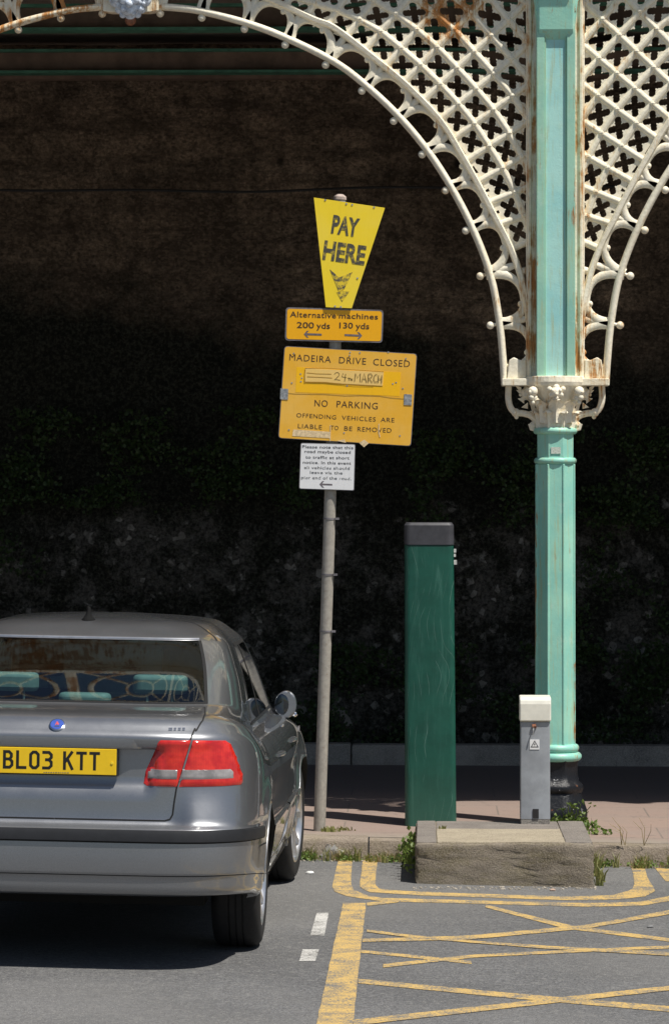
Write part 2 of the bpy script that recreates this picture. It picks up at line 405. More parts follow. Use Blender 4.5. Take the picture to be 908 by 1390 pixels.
for q, lab in (([(430,1240),(421,1271),(446,1240),(440.4,1271)], 'small white dash between the car and the broad yellow line'),
               ([(411,1290),(406,1306),(433,1290),(428,1306)], 'white dash nearest the bottom edge, right of the rear tyre')):
    ln = MB(); band(ln, q[:2], q[2:]); tag(ln.build('painted_line', M['wline'], fix=False), lab, 'road marking', 'white bay dashes')

# ------------------------------------------------------------------ retaining wall, low kerb wall, cable
w = MB(); YW = 25.9; nx, nz = 220, 90; rng = np.random.RandomState(3)
def hills(x, z):
    return (.05*math.sin(1.3*x+.7*z)+.04*math.sin(2.9*x-1.7*z+1)+.03*math.sin(5.1*x+4.3*z)+.03*math.sin(1.1*z*3+.5*x))
vs = [(-22+44*i/nx, YW+hills(-22+44*i/nx, 8*j/nz)+rng.uniform(-.018, .018), -.1+7.2*j/nz) for j in range(nz+1) for i in range(nx+1)]
w.add(vs, [(j*(nx+1)+i, j*(nx+1)+i+1, (j+1)*(nx+1)+i+1, (j+1)*(nx+1)+i) for j in range(nz) for i in range(nx)])
w.box((-22, YW+.3, -.1), (22, YW+.8, 7.1))
wallo = tag(w.build('retaining_wall', M['wall'], smooth=True, sharp=60), 'tall dark rough stone wall behind the arcade, black with damp below', 'wall')
lw = MB(); x = -20.0
while x < 20:
    g = gz(x, 25.25)
    lw.box((x+.004, 25.25+random.uniform(-.01, .01), PZ+g-.05), (x+1.496, 25.42, PZ+.14+g+random.uniform(-.006, .006))); x += 1.5
tag(lw.build('low_edging', M['low'], bevel=.012), 'low grey concrete edging along the foot of the dark wall', 'kerb')
cb = MB(); pts = []
for i in range(60):
    px = -60+i*18; sag = 5*math.sin(i*.35)*.3+3*math.sin(px/150.0)
    p = at(px, 256+sag, YW-.12); pts.append(p)
cb.tube(pts, .010, 6)
tag(cb.build('wall_cable', simple('black rubber', (.02, .02, .02), .7)), 'thin black cable sagging across the upper part of the wall', 'cable')

# terrace overhead
ZD = 4.96
tr = thing('terrace_deck', 'brown and green beamed underside of the terrace deck above the wall', 'terrace', (0, 22, ZD))
def tpart(m, name, mat, **k): return local(m, tr.location).build(name, mat, tr, **k)
YL = 21.05
m = MB(); m.box((-22, YL+.08, ZD+.28), (22, 26.5, ZD+.48)); tpart(m, 'deck_slab', M['deck'])
m = MB(); m.box((-22, YL-.05, 5.3), (22, YL+.10, 5.83)); m.box((-22, YL-.353, 5.83), (22, YL+.12, 5.93)); m.box((-22, YL-.27, 5.93), (22, YL+.12, 6.0)); tpart(m, 'cornice', M['cream'], bevel=.01)
for yb in (25.30, 22.9):
    b = MB(); b.box((-22, yb-.025, ZD+.02), (22, yb+.025, ZD+.149)); o = tpart(b, 'beam', M['beam'])
    f = MB(); f.box((-22, yb-.08, ZD), (22, yb+.08, ZD+.019)); f.box((-22, yb-.08, ZD+.150), (22, yb+.08, ZD+.168))
    fo = local(f, tr.location).build('flange', M['beam_green'], o)
b = MB(); b.box((-22, 25.42, ZD-.02), (22, 25.55, ZD+.18)); tpart(b, 'wall_plate', M['beam'])

bl = thing('balustrade', 'cream ironwork balustrade along the front edge of the terrace above the arches', 'railing', (0, YL-.1, 6.0))
b = MB(); b.box((-12, -.03, 1.0), (12, .03, 1.06)); b.box((-12, -.02, .08), (12, .02, .12)); b.build('rail', M['cream'], bl)
for k in range(-10, 11):
    b = MB(); b.box((k*1.1-.035, -.035, 0), (k*1.1+.035, .035, 1.0)); b.build('post', M['cream'], bl, bevel=.006)
    b = MB(); b.tube([(k*1.1+.55+.44*math.cos(a), 0, .56+.40*math.sin(a)) for a in np.linspace(0, 2*math.pi, 33)], .02, 6); b.tube([(k*1.1+.55+.17*math.cos(a), 0, .56+.17*math.sin(a)) for a in np.linspace(0, 2*math.pi, 25)], .016, 6)
    b.tube([(k*1.1+.03, 0, .12), (k*1.1+.40, 0, .46)], .014, 6); b.tube([(k*1.1+1.07, 0, .12), (k*1.1+.70, 0, .46)], .014, 6); b.tube([(k*1.1+.03, 0, 1.0), (k*1.1+.40, 0, .66)], .014, 6); b.tube([(k*1.1+1.07, 0, 1.0), (k*1.1+.70, 0, .66)], .014, 6)
    b.build('railing_panel', M['cream'], bl)

# ------------------------------------------------------------------ arcade columns with spandrels
SL = FP/YL; AX = 753.5
X0 = at(AX, 650, YL).x
HSPAN = (AX-178)/SL
def lx(px): return (px-AX)/SL
def lz(py): return CH+(HY-py)/SL
def L2(p): return (lx(p[0]), lz(p[1]))
def smooth_path(pts, k=6):
    P = [Vector((p[0], p[1])) for p in pts]; out = []
    for i in range(len(P)-1):
        p0 = P[max(i-1, 0)]; p1 = P[i]; p2 = P[i+1]; p3 = P[min(i+2, len(P)-1)]
        for j in range(k):
            t = j/k; out.append(.5*((2*p1)+(p2-p0)*t+(2*p0-5*p1+4*p2-p3)*t*t+(3*p1-3*p2+p3-p0)*t**3))
    out.append(P[-1]); return [(q.x, q.y) for q in out]
ROD = smooth_path([(178,6),(200,6.5),(240,9),(275,14),(335,30),(390,51),(454,83),(499,117),(544,160),(584,209),(619,265),(647,322),(667,378),(678,438),(683,490),(685,522)])
RIB = smooth_path([(178,-38),(230,-35),(280,-27),(330,-14),(370,-1),(425,25),(454,37),(504,75),(554,117),(599,165),(629,214),(654,259),(675,300),(692,334),(706,372),(715,415),(722,467),(727,512)])
rx = np.array([p[0] for p in RIB]); ry = np.array([p[1] for p in RIB])
TOPY = -64
def inside(p): return 178 < p[0] < 719.5 and p[1] > TOPY and p[1] < np.interp(p[0], rx, ry)-1
A1 = {-9:(188,-47),-8:(222,-45),-7:(257,-41),-6:(292,-35),-5:(327,-27),-4:(361,-18),-3:(395,-8),-2:(427,3),-1:(458,12),0:(488,25),1:(516.8,41.6),2:(544.6,64.4),3:(570.8,87.2),4:(597.6,113.5),5:(622.4,140.6),6:(644,167.4),7:(664,198),8:(682.3,227.8),9:(699,260.5),10:(711.5,293)}
ST = {-9:(2,-33),-8:(4,-33),-7:(6,-33),-6:(8,-32),-5:(10,-31),-4:(12,-30),-3:(14,-29),-2:(16,-28),-1:(18,-27),0:(19.6,-26),1:(20.6,-24),2:(21.5,-25.2),3:(22.8,-23.8),4:(23.1,-21.9),5:(24,-20.5),6:(25.9,-18.9),7:(27.3,-17.6),8:(26.3,-14.8),9:(27,-11),10:(28,-9)}
def G(i, j): return (A1[j][0]+ST[j][0]*(i-1), A1[j][1]+ST[j][1]*(i-1))
def clip(poly):
    """pieces of a polyline lying inside the spandrel"""
    out = []; cur = []
    for a, b in zip(poly[:-1], poly[1:]):
        N = 24
        for k in range(N):
            q = (a[0]+(b[0]-a[0])*k/N, a[1]+(b[1]-a[1])*k/N)
            if inside(q): cur.append(q)
            else:
                if len(cur) > 2: out.append(cur)
                cur = []
    if len(cur) > 2: out.append(cur)
    return out
def thin(c): return [c[0]]+c[1:-1:6]+[c[-1]]
px_ = 1/SL
def barprof(y0, k=1.0):
    h = 5.0*px_*k
    return [(-h, y0+.030), (-h, y0+.013), (-h*.62, y0-.003), (-h*.12, y0-.007), (h*.12, y0-.007), (h*.62, y0-.003), (h, y0+.013), (h, y0+.030)]
A1[11] = (724, 327); ST[11] = (28, -8)
QF = [(0,.36),(5,.365),(8,.47),(12,.55),(15,.545),(17.5,.53),(20,.62),(24,.74),(29,.825),(37,.865),(45,.875)]
QA = []
for q_ in range(4):
    for a_, r_ in QF: QA.append((q_*90+a_, r_))
    for a_, r_ in QF[-2:0:-1]: QA.append((q_*90+90-a_, r_))
def cell(mb, i, j):
    """fretwork plate between four crossings, pierced by a cusped quatrefoil"""
    c4 = [G(i, j), G(i+1, j), G(i+1, j+1), G(i, j+1)]
    def bl(s, t):
        a, b = (s+1)/2, (t+1)/2
        return tuple(c4[0][k]*(1-a)*(1-b)+c4[1][k]*a*(1-b)+c4[2][k]*a*b+c4[3][k]*(1-a)*b for k in (0, 1))
    inn, out = [], []
    for a_, r_ in QA:
        c, s_ = math.cos(R_(a_)), math.sin(R_(a_)); m_ = max(abs(c), abs(s_)); inn.append(bl(c*r_, s_*r_)); out.append(bl(c/m_, s_/m_))
    n = len(QA); base_ = len(mb.v); y0, y1 = .005, .026
    for p in inn: x, z = L2(p); mb.v.append((x, y0, z))
    for p in out: x, z = L2(p); mb.v.append((x, y0, z))
    for p in inn: x, z = L2(p); mb.v.append((x, y1, z))
    for p in out: x, z = L2(p); mb.v.append((x, y1, z))
    for k in range(n):
        k2 = (k+1) % n
        if not (inside(inn[k]) and inside(inn[k2])): continue
        if not (inside(out[k]) and inside(out[k2])):
            if out[k][0] > 728 or out[k][1] < TOPY-10: continue
        for f in ((k, k2, n+k2, n+k), (2*n+k, 3*n+k, 3*n+k2, 2*n+k2), (k, 2*n+k, 2*n+k2, k2)):
            mb.f.append(tuple(base_+q for q in f)); mb.m.append(0)
def spandrel(mir):
    lat = MB(); ridge = []
    def add(poly, y0):
        for c in clip(poly): lat.sweep([L2(q) for q in thin(c)], barprof(y0))
    for i in range(1, 9):
        add([G(i, j) for j in range(-9, 11)]+[(G(i, 10)[0]+12, G(i, 10)[1]+34)], -.006)
    for j in range(-9, 11):
        g1 = G(1, j)
        add([(g1[0]-1.9*ST[j][0], g1[1]-1.9*ST[j][1]), (g1[0]-ST[j][0], g1[1]-ST[j][1]), g1]+[G(i, j) for i in range(2, 10)], -.003)
    add([(695,337),(720,326)], -.003); add([(706,369),(720,365)], -.003)
    for i in range(1, 9):
        for j in range(-9, 11):
            g = G(i, j)
            if inside(g):
                x, z = L2(g); lat.ball((x, -.011, z), 3.7*px_, 6, 4, (1, .9, 1))
    for i in range(-1, 9):
        for j in range(-9, 11): cell(lat, i, j)
    ar = MB()
    # outer rib: moulded bar
    ar.sweep([L2(p) for p in RIB], [(-4.6*px_, .045), (-4.6*px_, -.012), (-2.6*px_, -.030), (2.2*px_, -.034), (4.4*px_, -.016), (4.4*px_, .045)])
    # inner rod
    r = 5.0*px_; pr = [(r*math.cos(a), r*1.5*math.sin(a)) for a in [2*math.pi*k/10 for k in range(10)]]
    rod = MB(); rod.sweep([L2(p) for p in ROD], pr)
    # arcade of rings between rod and rib
    nodes = [(218,8),(275,14),(335,30),(391,52),(447,80),(497,116),(541,158),(580,204),(612,254),(640,309),(660,372),(674,440),(683,502)]
    ring = MB()
    def ribdist(p):
        d = np.hypot(rx-p[0], ry-p[1]); k = int(d.argmin()); return (rx[k], ry[k])
    for a, b in zip(nodes[:-1], nodes[1:]):
        mx, my = (a[0]+b[0])/2, (a[1]+b[1])/2
        q = ribdist((mx, my)); hgt = math.hypot(q[0]-mx, q[1]-my)-2.5; ux, uy = (q[0]-mx)/(hgt+2.5), (q[1]-my)/(hgt+2.5)
        vx, vy = (b[0]-a[0])/2, (b[1]-a[1])/2
        arc = []
        N = 18
        for k in range(N+1):
            t = math.pi*k/N; c, s = math.cos(t), math.sin(t)
            c2 = math.copysign(abs(c)**.85, c); 
            arc.append((mx-vx*c2*1.0+ux*hgt*s**.8, my-vy*c2*1.0+uy*hgt*s**.8) if s > 0 else (mx-vx*c, my-vy*c))
        hw = [1.5-.65*math.sin(math.pi*k/N) for k in range(N+1)]
        ring.sweep([L2(p) for p in arc], [(-5.2*px_, .030), (-5.2*px_, -.002), (-2.6*px_, -.012), (2.6*px_, -.012), (5.2*px_, -.002), (5.2*px_, .030)], hw=hw)
        # cusp ball on the ring
        for f in (.62,):
            k = int(N*f); p = arc[k]; cx, cy = mx+ux*hgt*.4, my+uy*hgt*.4
            d = math.hypot(p[0]-cx, p[1]-cy); p = (p[0]-(p[0]-cx)/d*4.5, p[1]-(p[1]-cy)/d*4.5)
            x, z = L2(p); ring.ball((x, .006, z), 4.4*px_, 7, 5)
    for a in nodes[:-1]:
        q = ribdist(a); l = math.hypot(q[0]-a[0], q[1]-a[1]); ux, uy = (q[0]-a[0])/l, (q[1]-a[1])/l
        ring.sweep([L2(a), L2((a[0]+ux*l*.4, a[1]+uy*l*.4)), L2((a[0]+ux*(l-2), a[1]+uy*(l-2)))], [(-4.2*px_, .028), (-4.2*px_, .003), (-1.5*px_, -.009), (1.5*px_, -.009), (4.2*px_, .003), (4.2*px_, .028)], hw=[2.4, 1.5, 1.0])
        b = (a[0]-ux*8.5, a[1]-uy*8.5); x, z = L2(b); ring.ball((x, 0, z), 5.4*px_, 10, 7)
        ring.tube([(lx(a[0]), 0, lz(a[1])), (x, 0, z)], 2.6*px_, 6)
    # frame against the column and along the top
    fr = MB(); fr.box((lx(714), -.030, lz(512)), (lx(728.5), .05, lz(TOPY)))
    fr.box((lx(716.5), -.045, lz(512)), (lx(721), -.029, lz(TOPY)))
    fr.box((lx(178), -.035, lz(TOPY)), (lx(728.5), .055, lz(TOPY-16)))
    fr.prism([L2(p) for p in [(688,514),(691,489),(697,485),(706,489),(714,488),(714,514)]], -.035, .04)
    if mir:
        for b in (lat, ar, rod, ring, fr): b.v = [(-x, y, z) for x, y, z in b.v]
    return lat, ar, rod, ring, fr
col = thing('arcade_column', 'turquoise cast iron column with cream fretwork spandrels standing on a black base', 'column', (X0, YL, PZ+gz(X0, YL)))
zb = col.location.z
def cpart(m, name, mat, par=None, **k):
    m.v = [(x, y, z-zb) for x, y, z in m.v]; return m.build(name, mat, par or col, **k)
for mir in (False, True):
    lat, ar, rod, ring, fr = spandrel(mir)
    so = cpart(fr, 'spandrel', M['cream'], bevel=.004, seg=1)
    cpart(lat, 'lattice', M['cream'], so)
    cpart(ar, 'arch_rib', M['cream'], so, smooth=True, sharp=40)
    cpart(rod, 'arch_rod', M['cream'], so, smooth=True, sharp=60)
    cpart(ring, 'ring_tracery', M['cream'], so, smooth=True, sharp=50)
# upper pilaster: box with raised edge strips and recessed panel
up = MB(); z0, z1 = lz(512), lz(-120); hw_ = 26*px_
up.box((-hw_, -.105, z0), (hw_, .12, z1))
cpart(up, 'pilaster', M['turq_blue'], bevel=.003, seg=1)
st = MB()
for a, b in ((-26, -15.5), (14.5, 26)): st.box((a*px_, -.125, z0), (b*px_, -.104, lz(28)))
for a, b in ((-15.6, -13.2), (12.4, 14.6)): st.box((a*px_, -.116, z0), (b*px_, -.103, lz(28)))
cpart(st, 'edge_strip', M['turq_side'], bevel=.004)
st = MB(); st.box((-16*px_, -.128, lz(28)), (14.8*px_, -.1035, lz(-120))); st.box((-27*px_, -.14, lz(20)), (27*px_, -.1015, lz(14)))
st.box((-16*px_, -.122, lz(44)), (14.8*px_, -.103, lz(29)))
cpart(st, 'top_panel', M['turq'], bevel=.004)
# console bracket under the cornice (throws the stepped shade on the fretwork)
cs = MB(); zt = 5.83
prof = [(-.105, 4.66), (-.14, 4.72), (-.15, 4.84), (-.17, 5.0), (-.16, 5.10), (-.19, 5.2), (-.23, 5.4), (-.26, 5.6), (-.33, 5.75), (-.33, zt), (-.105, zt)]
def cw(z): return .10+.17*max(0, (z-5.1)/.73)**1.3
n = len(prof); vs = [(-cw(z), y, z) for y, z in prof]+[(cw(z), y, z) for y, z in prof]
cs.add(vs, [tuple(range(n)), tuple(range(2*n-1, n-1, -1))]+[(i, i+n, (i+1) % n+n, (i+1) % n) for i in range(n)])
cs.box((-.13, -.21, 5.02), (.13, -.10, 5.09))
cpart(cs, 'console', M['turq'], bevel=.006)
fb = MB(); fb.box((-HSPAN, -.03, lz(TOPY-16)), (HSPAN, .06, 5.36)); fb.box((-HSPAN, -.05, lz(TOPY-24)), (HSPAN, -.028, lz(TOPY-30)))
cpart(fb, 'frieze', M['cream'])
# lower octagonal shaft
def octa(mb, r0, z0, r1, z1, n=8):
    mb.lathe([(r0/math.cos(math.pi/8), z0), (r1/math.cos(math.pi/8), z1)], n=8, rot=.5)
sh = MB(); octa(sh, 25.8*px_, lz(1016), 25.2*px_, lz(630)); octa(sh, 24.2*px_, lz(622), 24.2*px_, lz(586))
for k in range(8):   # ridges on the arrises
    a = 2*math.pi*(k+.5)/8; r = 25.4*px_/math.cos(math.pi/8)
    sh.tube([(r*math.cos(a)*1.0, r*math.sin(a), lz(1016)), (r*.985*math.cos(a), r*.985*math.sin(a), lz(630))], .008, 6)
cpart(sh, 'shaft', M['turq'], bevel=.003)
def torus_prof(r, zc, h, n=9): return [(r-.5*h+.5*h*math.cos(a)*1.0, zc+h*.5*math.sin(a)) for a in [(-math.pi/2+math.pi*k/(n-1)) for k in range(n)]]
rg = MB()
for (rr, yy, hh) in ((30, 585, 9), (29, 625.5, 9)):
    rg.lathe(torus_prof(rr*px_, lz(yy), hh*px_), n=8 if 0 else 24)
for (rr, yy, hh) in ((32.5, 1015, 10.5), (36, 1026.5, 11)):
    rg.lathe(torus_prof(rr*px_, lz(yy), hh*px_*1.1), n=24)
rg.lathe([(28*px_, lz(1034)), (28*px_, lz(1010))], n=16)
cpart(rg, 'ring_moulding', M['turq'], smooth=True, sharp=50)
bs = MB(); zg = zb
bp = [(31, 1031), (29.5, 1037), (30, 1050), (31.5, 1060), (35.5, 1063), (37, 1067), (36.5, 1072), (34.5, 1075), (37, 1082), (40, 1092), (42, 1098), (43, 1103), (42, 1122)]
vs = []; NN = 32
for r_, y_ in bp[::-1]:
    for k in range(NN):
        a = 2*math.pi*k/NN; oc = 1/max(abs(math.cos((a+math.pi/8) % (math.pi/4)-math.pi/8)), .9)
        rr = r_*px_*oc*(1+random.uniform(-.018, .018)); vs.append((rr*math.cos(a), rr*math.sin(a), lz(y_)))
bs.add(vs, [(i*NN+k, i*NN+(k+1) % NN, (i+1)*NN+(k+1) % NN, (i+1)*NN+k) for i in range(len(bp)-1) for k in range(NN)]+[tuple(range((len(bp)-1)*NN, len(bp)*NN))])
cpart(bs, 'base', M['black_base'], smooth=True, sharp=50)
# capital: ledge, bell, leaves, volutes
cp = MB()
cp.box((lx(681), -.075, lz(524)), (lx(826), .075, lz(514))); 
cp.lathe([(39*px_, lz(525)), (41*px_, lz(519)), (40*px_, lz(511))], n=24)
cpart(cp, 'abacus', M['cream'], bevel=.005)
be = MB(); be.lathe([(23*px_, lz(582)), (23.5*px_, lz(570)), (26*px_, lz(555)), (30*px_, lz(540)), (35*px_, lz(530)), (38*px_, lz(524))], n=24)
def leaf(ang, zbase, ztop, r0, r1, wid, curl):
    rows = 9; cols = 6; vs = []
    for i in range(rows+1):
        t = i/rows; z = zbase+(ztop-zbase)*(t if t < .85 else .85+(t-.85)*.1-(t-.85)*1.2*0); rr = r0+(r1-r0)*t**2.2+curl*max(0, t-.7)**1.2*2.2
        z -= max(0, t-.8)*curl*1.2
        wd = wid*(math.sin(math.pi*(.18+.80*t))**.7)*(1+.22*math.cos(i*math.pi))
        for j in range(cols+1):
            s = j/cols*2-1; a = ang+s*wd/rr
            q = rr+.010*(1-abs(s))*1.2-.006*abs(math.sin(s*6))+ (.006 if abs(s) < .1 else 0)
            vs.append((q*math.cos(a), q*math.sin(a), z-abs(s)**2*.012))
    c = cols+1; fs = [(i*c+j, i*c+j+1, (i+1)*c+j+1, (i+1)*c+j) for i in range(rows) for j in range(cols)]
    be.add(vs, fs)
for k in range(8): leaf(k*math.pi/4-math.pi/2+math.pi/8, lz(582), lz(552), 24*px_, 29*px_, .050, .05)
for k in range(8): leaf(k*math.pi/4-math.pi/2, lz(574), lz(532), 26*px_, 38*px_, .052, .07)
for k in range(4):
    a = k*math.pi/2+math.pi/4
    for rr, yy, s in ((44, 532, 7), (41, 541, 5), (47, 540, 4), (36, 546, 4.5), (44, 547, 3), (49, 533, 3)):
        be.ball((rr*px_*math.cos(a), rr*px_*math.sin(a), lz(yy)), s*px_, 8, 6, (1, 1, 1))
    a2 = k*math.pi/2-math.pi/2      # little mask in the middle of each side
    for dx, rr, yy, s in ((0, 38, 534, 9), (-5, 44, 531, 2.6), (5, 44, 531, 2.6), (0, 47, 536, 2.4), (0, 44, 541, 3), (-9, 37, 529, 4), (9, 37, 529, 4), (0, 38, 527, 5), (-7, 40, 537, 3), (7, 40, 537, 3)):
        c, s_ = math.cos(a2), math.sin(a2)
        be.ball((rr*px_*c-dx*px_*s_, rr*px_*s_+dx*px_*c, lz(yy)), s*px_, 8, 6)
for s in (-1, 1):    # pointed leaf tips at the sides
    for yy, rr, dz in ((535, 44, 6), (543, 42, 2), (550, 37, -3), (530, 46, 8)):
        be.add([(s*rr*px_, -.02, lz(yy-4)), (s*rr*px_, .02, lz(yy-4)), (s*rr*px_, 0, lz(yy+5)), (s*(rr+9)*px_, 0, lz(yy-dz))], [(0, 1, 2), (0, 1, 3), (1, 2, 3), (2, 0, 3)])
cpart(be, 'capital', M['cream'], smooth=True, sharp=55)
bk = MB()
for s in (-1, 1):
    p = smooth_path([(690.5,522),(690,540),(693,553),(700,560),(710,561),(720,564),(727,571),(729,580)])
    P = [(lx(a)*(-s), 0, lz(b)) for a, b in p]; bk.tube(P, 4.4*px_, 8)
    bk.ball((lx(700)*(-s), 0, lz(560)), 6*px_, 8, 6); bk.ball((lx(701)*(-s), 0, lz(566)), 3*px_, 8, 6)
    bk.ball((lx(724)*(-s), 0, lz(577)), 5.5*px_, 8, 6); bk.tube([(lx(719)*(-s), -.01, lz(575)), (lx(721)*(-s), -.01, lz(582)), (lx(728)*(-s), -.01, lz(584))], 2.6*px_, 6)
cpart(bk, 'bracket', M['cream'], smooth=True)
nt = MB(); nt.box((lx(747), -24.4*px_-.004, lz(616)), (lx(760), -24.4*px_-.001, lz(607))); cpart(nt, 'sticker', simple('faded paper', (.55, .60, .52), .7, var=.3, sc=120))
col['group'] = 'arcade columns'
c2 = copy_tree(col); c2.location.x = X0-2*HSPAN; c2['label'] = 'rust-stained cream arch and spandrel entering at the top left corner'
c3 = copy_tree(col); c3.location.x = X0+2*HSPAN; c3['label'] = 'next arcade column beyond the right edge'
# keystone masks
def keystone(xw, label):
    t = thing('keystone_mask', label, 'ornament', (xw, YL, lz(30)), 'keystone masks')
    m = MB(); o = lz(30)
    def b(px, py, s, y=-.07, sq=(1, .8, 1)): m.ball(((px-178)*px_, y, lz(py)-o), s*px_, 12, 9, sq)
    b(178, -4, 24, -.05); b(178, 10, 14, -.09); b(170, 2, 6, -.14); b(186, 2, 6, -.14); b(178, 8, 5, -.15); b(178, 15, 6, -.12)
    b(160, 0, 11, -.08); b(196, 0, 11, -.08); b(163, 13, 6, -.07); b(193, 13, 6, -.07); b(168, 20, 5, -.07); b(188, 20, 5, -.07)
    b(156, -16, 10, -.08); b(200, -16, 10, -.08); b(178, -26, 16, -.08); b(178, 21, 7, -.08)
    for k in range(26):
        a = random.uniform(0, 6.28); r = random.uniform(12, 24); b(178+r*math.cos(a), -2+r*.9*math.sin(a), random.uniform(2.5, 5), -.10-random.uniform(0, .03))
    m.build('mask', M['mask'], t, smooth=True)
    f = MB(); f.prism([((a-178)*px_, lz(c)-o) for a, c in [(150,-60),(150,-2),(140,-2),(140,14),(152,16),(204,16),(216,14),(216,-2),(206,-2),(206,-60)]], -.045, .05); f.build('block', M['cream'], t, bevel=.006)
    r = MB(); r.ball((0, -.06, lz(27.5)-o), 7.5*px_, 12, 9); r.build('drop', M['rust'], t, smooth=True)
M['mask'] = simple('chalky blue white paint', (.60, .66, .74), .35, var=.35, sc=34, bump=.5); M['rust'] = simple('rust', (.26, .10, .05), .6, var=.5, sc=50, bump=.4)
keystone(X0-HSPAN, 'pale carved mask with a rusty drop at the crown of the left arch')
keystone(X0+HSPAN, 'pale carved mask on the next arch crown beyond the right edge')

# ------------------------------------------------------------------ text
def text_mesh(body, bold=0.0, spacing=1.0):
    cu = bpy.data.curves.new('t', 'FONT'); cu.body = body; cu.resolution_u = 3; cu.offset = bold; cu.space_character = spacing
    ob = bpy.data.objects.new('t', cu); COL.objects.link(ob)
    dg = bpy.context.evaluated_depsgraph_get(); me = ob.evaluated_get(dg).to_mesh()
    vs = [tuple(v.co) for v in me.vertices]; fs = [tuple(p.vertices) for p in me.polygons]
    ob.evaluated_get(dg).to_mesh_clear(); bpy.data.objects.remove(ob); bpy.data.curves.remove(cu)
    return vs, fs
def fit_text(body, bold=0, spacing=1.0, keep=None):
    vs, fs = text_mesh(body, bold, spacing); a = np.array(vs)
    x0, x1 = a[:, 0].min(), a[:, 0].max(); y0, y1 = (a[:, 1].min(), a[:, 1].max()) if keep is None else keep
    return [((v[0]-x0)/(x1-x0), (v[1]-y0)/(y1-y0)) for v in vs], fs
def px_text(mb, body, bl, br, h, Y, bold=.0, spacing=1.0, keep=None, mi=0):
    """lettering whose baseline runs from pixel bl to br, cap height h px, on plane Y"""
    uv, fs = fit_text(body, bold, spacing, keep); dx, dy = br[0]-bl[0], br[1]-bl[1]; l = math.hypot(dx, dy); ux, uy = dy/l, -dx/l
    mb.add([at(bl[0]+dx*u+ux*h*v, bl[1]+dy*u+uy*h*v, Y) for u, v in uv], fs, mi)
def strokes(mb, lines, Y, w):
    """thin pen strokes, px polylines on plane Y"""
    for q, l in enumerate(lines):
        yy = Y-.00012*q; L = [Vector((a, b)) for a, b in l]; vs = []
        for i, p in enumerate(L):
            t = (L[min(i+1, len(L)-1)]-L[max(i-1, 0)]).normalized(); nrm = Vector((-t.y, t.x))*w/2
            vs += [at(*(p+nrm), yy), at(*(p-nrm), yy)]
        mb.add(vs, [(2*i, 2*i+1, 2*i+3, 2*i+2) for i in range(len(L)-1)])
def plate(pts, Y, t=.003, r=0, mb=None):
    """flat panel from a px outline with rounded corners"""
    out = []
    n = len(pts)
    for i, p in enumerate(pts):
        p = Vector(p); a = (Vector(pts[i-1])-p); b = (Vector(pts[(i+1) % n])-p); rr = min(r, a.length/2, b.length/2)
        if rr <= 0: out.append(p); continue
        A = p+a.normalized()*rr; B = p+b.normalized()*rr
        for k in range(6):
            s = k/5; out.append(A*(1-s)**2+p*2*s*(1-s)+B*s*s)
    mb = mb or MB(); w = [at(q.x, q.y, Y) for q in out]
    mb.prism([(v.x, v.z) for v in w], Y, Y+t); return mb
def inset(pts, d):
    c = Vector((sum(p[0] for p in pts)/len(pts), sum(p[1] for p in pts)/len(pts))); out = []
    n = len(pts)
    for i in range(n):
        p = Vector(pts[i]); a = (Vector(pts[i-1])-p).normalized(); b = (Vector(pts[(i+1) % n])-p).normalized(); out.append(tuple(p+(a+b)*d))
    return out
def m_sign(name, col, chip=(.6, .58, .5), th=.66, fade=(.9, .7, .3), fa=.3):
    t = NT(name); f = t.noise(55, 5, .75); n = t.noise(5, 4, .6)
    c = t.mix(t.ramp(n, .35, .7, 0, fa), col, fade); c = t.mix(t.ramp(t.noise(1, 4, .7, t.scale((50, 50, 8))), .5, .8, 0, .25), c, tuple(k*.75 for k in col))
    c = t.mix(t.ramp(f, th, th+.04), c, chip); return t.fin(c, .38)
def m_worn_ink(name, ink, under, lo=.5, hi=.62, sc=38):
    t = NT(name); n = t.noise(sc, 5, .8); return t.fin(t.mix(t.ramp(n, lo, hi), ink, under), .5)
M['y_bright'] = m_sign('bright yellow enamel', (.93, .68, .025), th=.72, fade=(.92, .72, .12)); M['y_amber'] = m_sign('amber enamel', (.90, .43, .003), th=.74, fade=(.92, .49, .02))
M['y_faded'] = m_sign('faded amber enamel', (.84, .44, .03), th=.69, fade=(.85, .52, .12), fa=.55); M['y_patch'] = m_sign('fresher amber film', (.95, .51, .003), th=.8, fade=(.9, .5, .02))
M['tape'] = m_sign('yellow tape strip', (.86, .56, .14), th=.78, fade=(.9, .64, .3))
M['white_enamel'] = m_sign('white enamel', (.80, .80, .80), chip=(.3, .3, .3), th=.78, fade=(.72, .72, .74))
M['ink'] = simple('black lettering', (.02, .018, .018), .5); M['ink_pay'] = m_worn_ink('worn charcoal lettering', (.07, .065, .05), (.45, .34, .05), .50, .66)
M['ink_arrow'] = m_worn_ink('flaking charcoal arrow', (.08, .075, .06), (.80, .58, .03), .42, .58); M['ink_brown'] = m_worn_ink('dark brown lettering', (.05, .025, .015), (.35, .18, .02), .56, .7)
M['grey_edge'] = simple('dull grey edge', (.16, .15, .16), .5, var=.3); M['sgrey'] = simple('grey arrow paint', (.14, .12, .13), .5, var=.3, sc=60)
M['ink_fade'] = m_worn_ink('flaking black letters', (.06, .06, .06), (.62, .62, .62), .50, .64, 60); M['steel'] = simple('scratched steel', (.5, .5, .5), .35, .8, var=.4, sc=60)
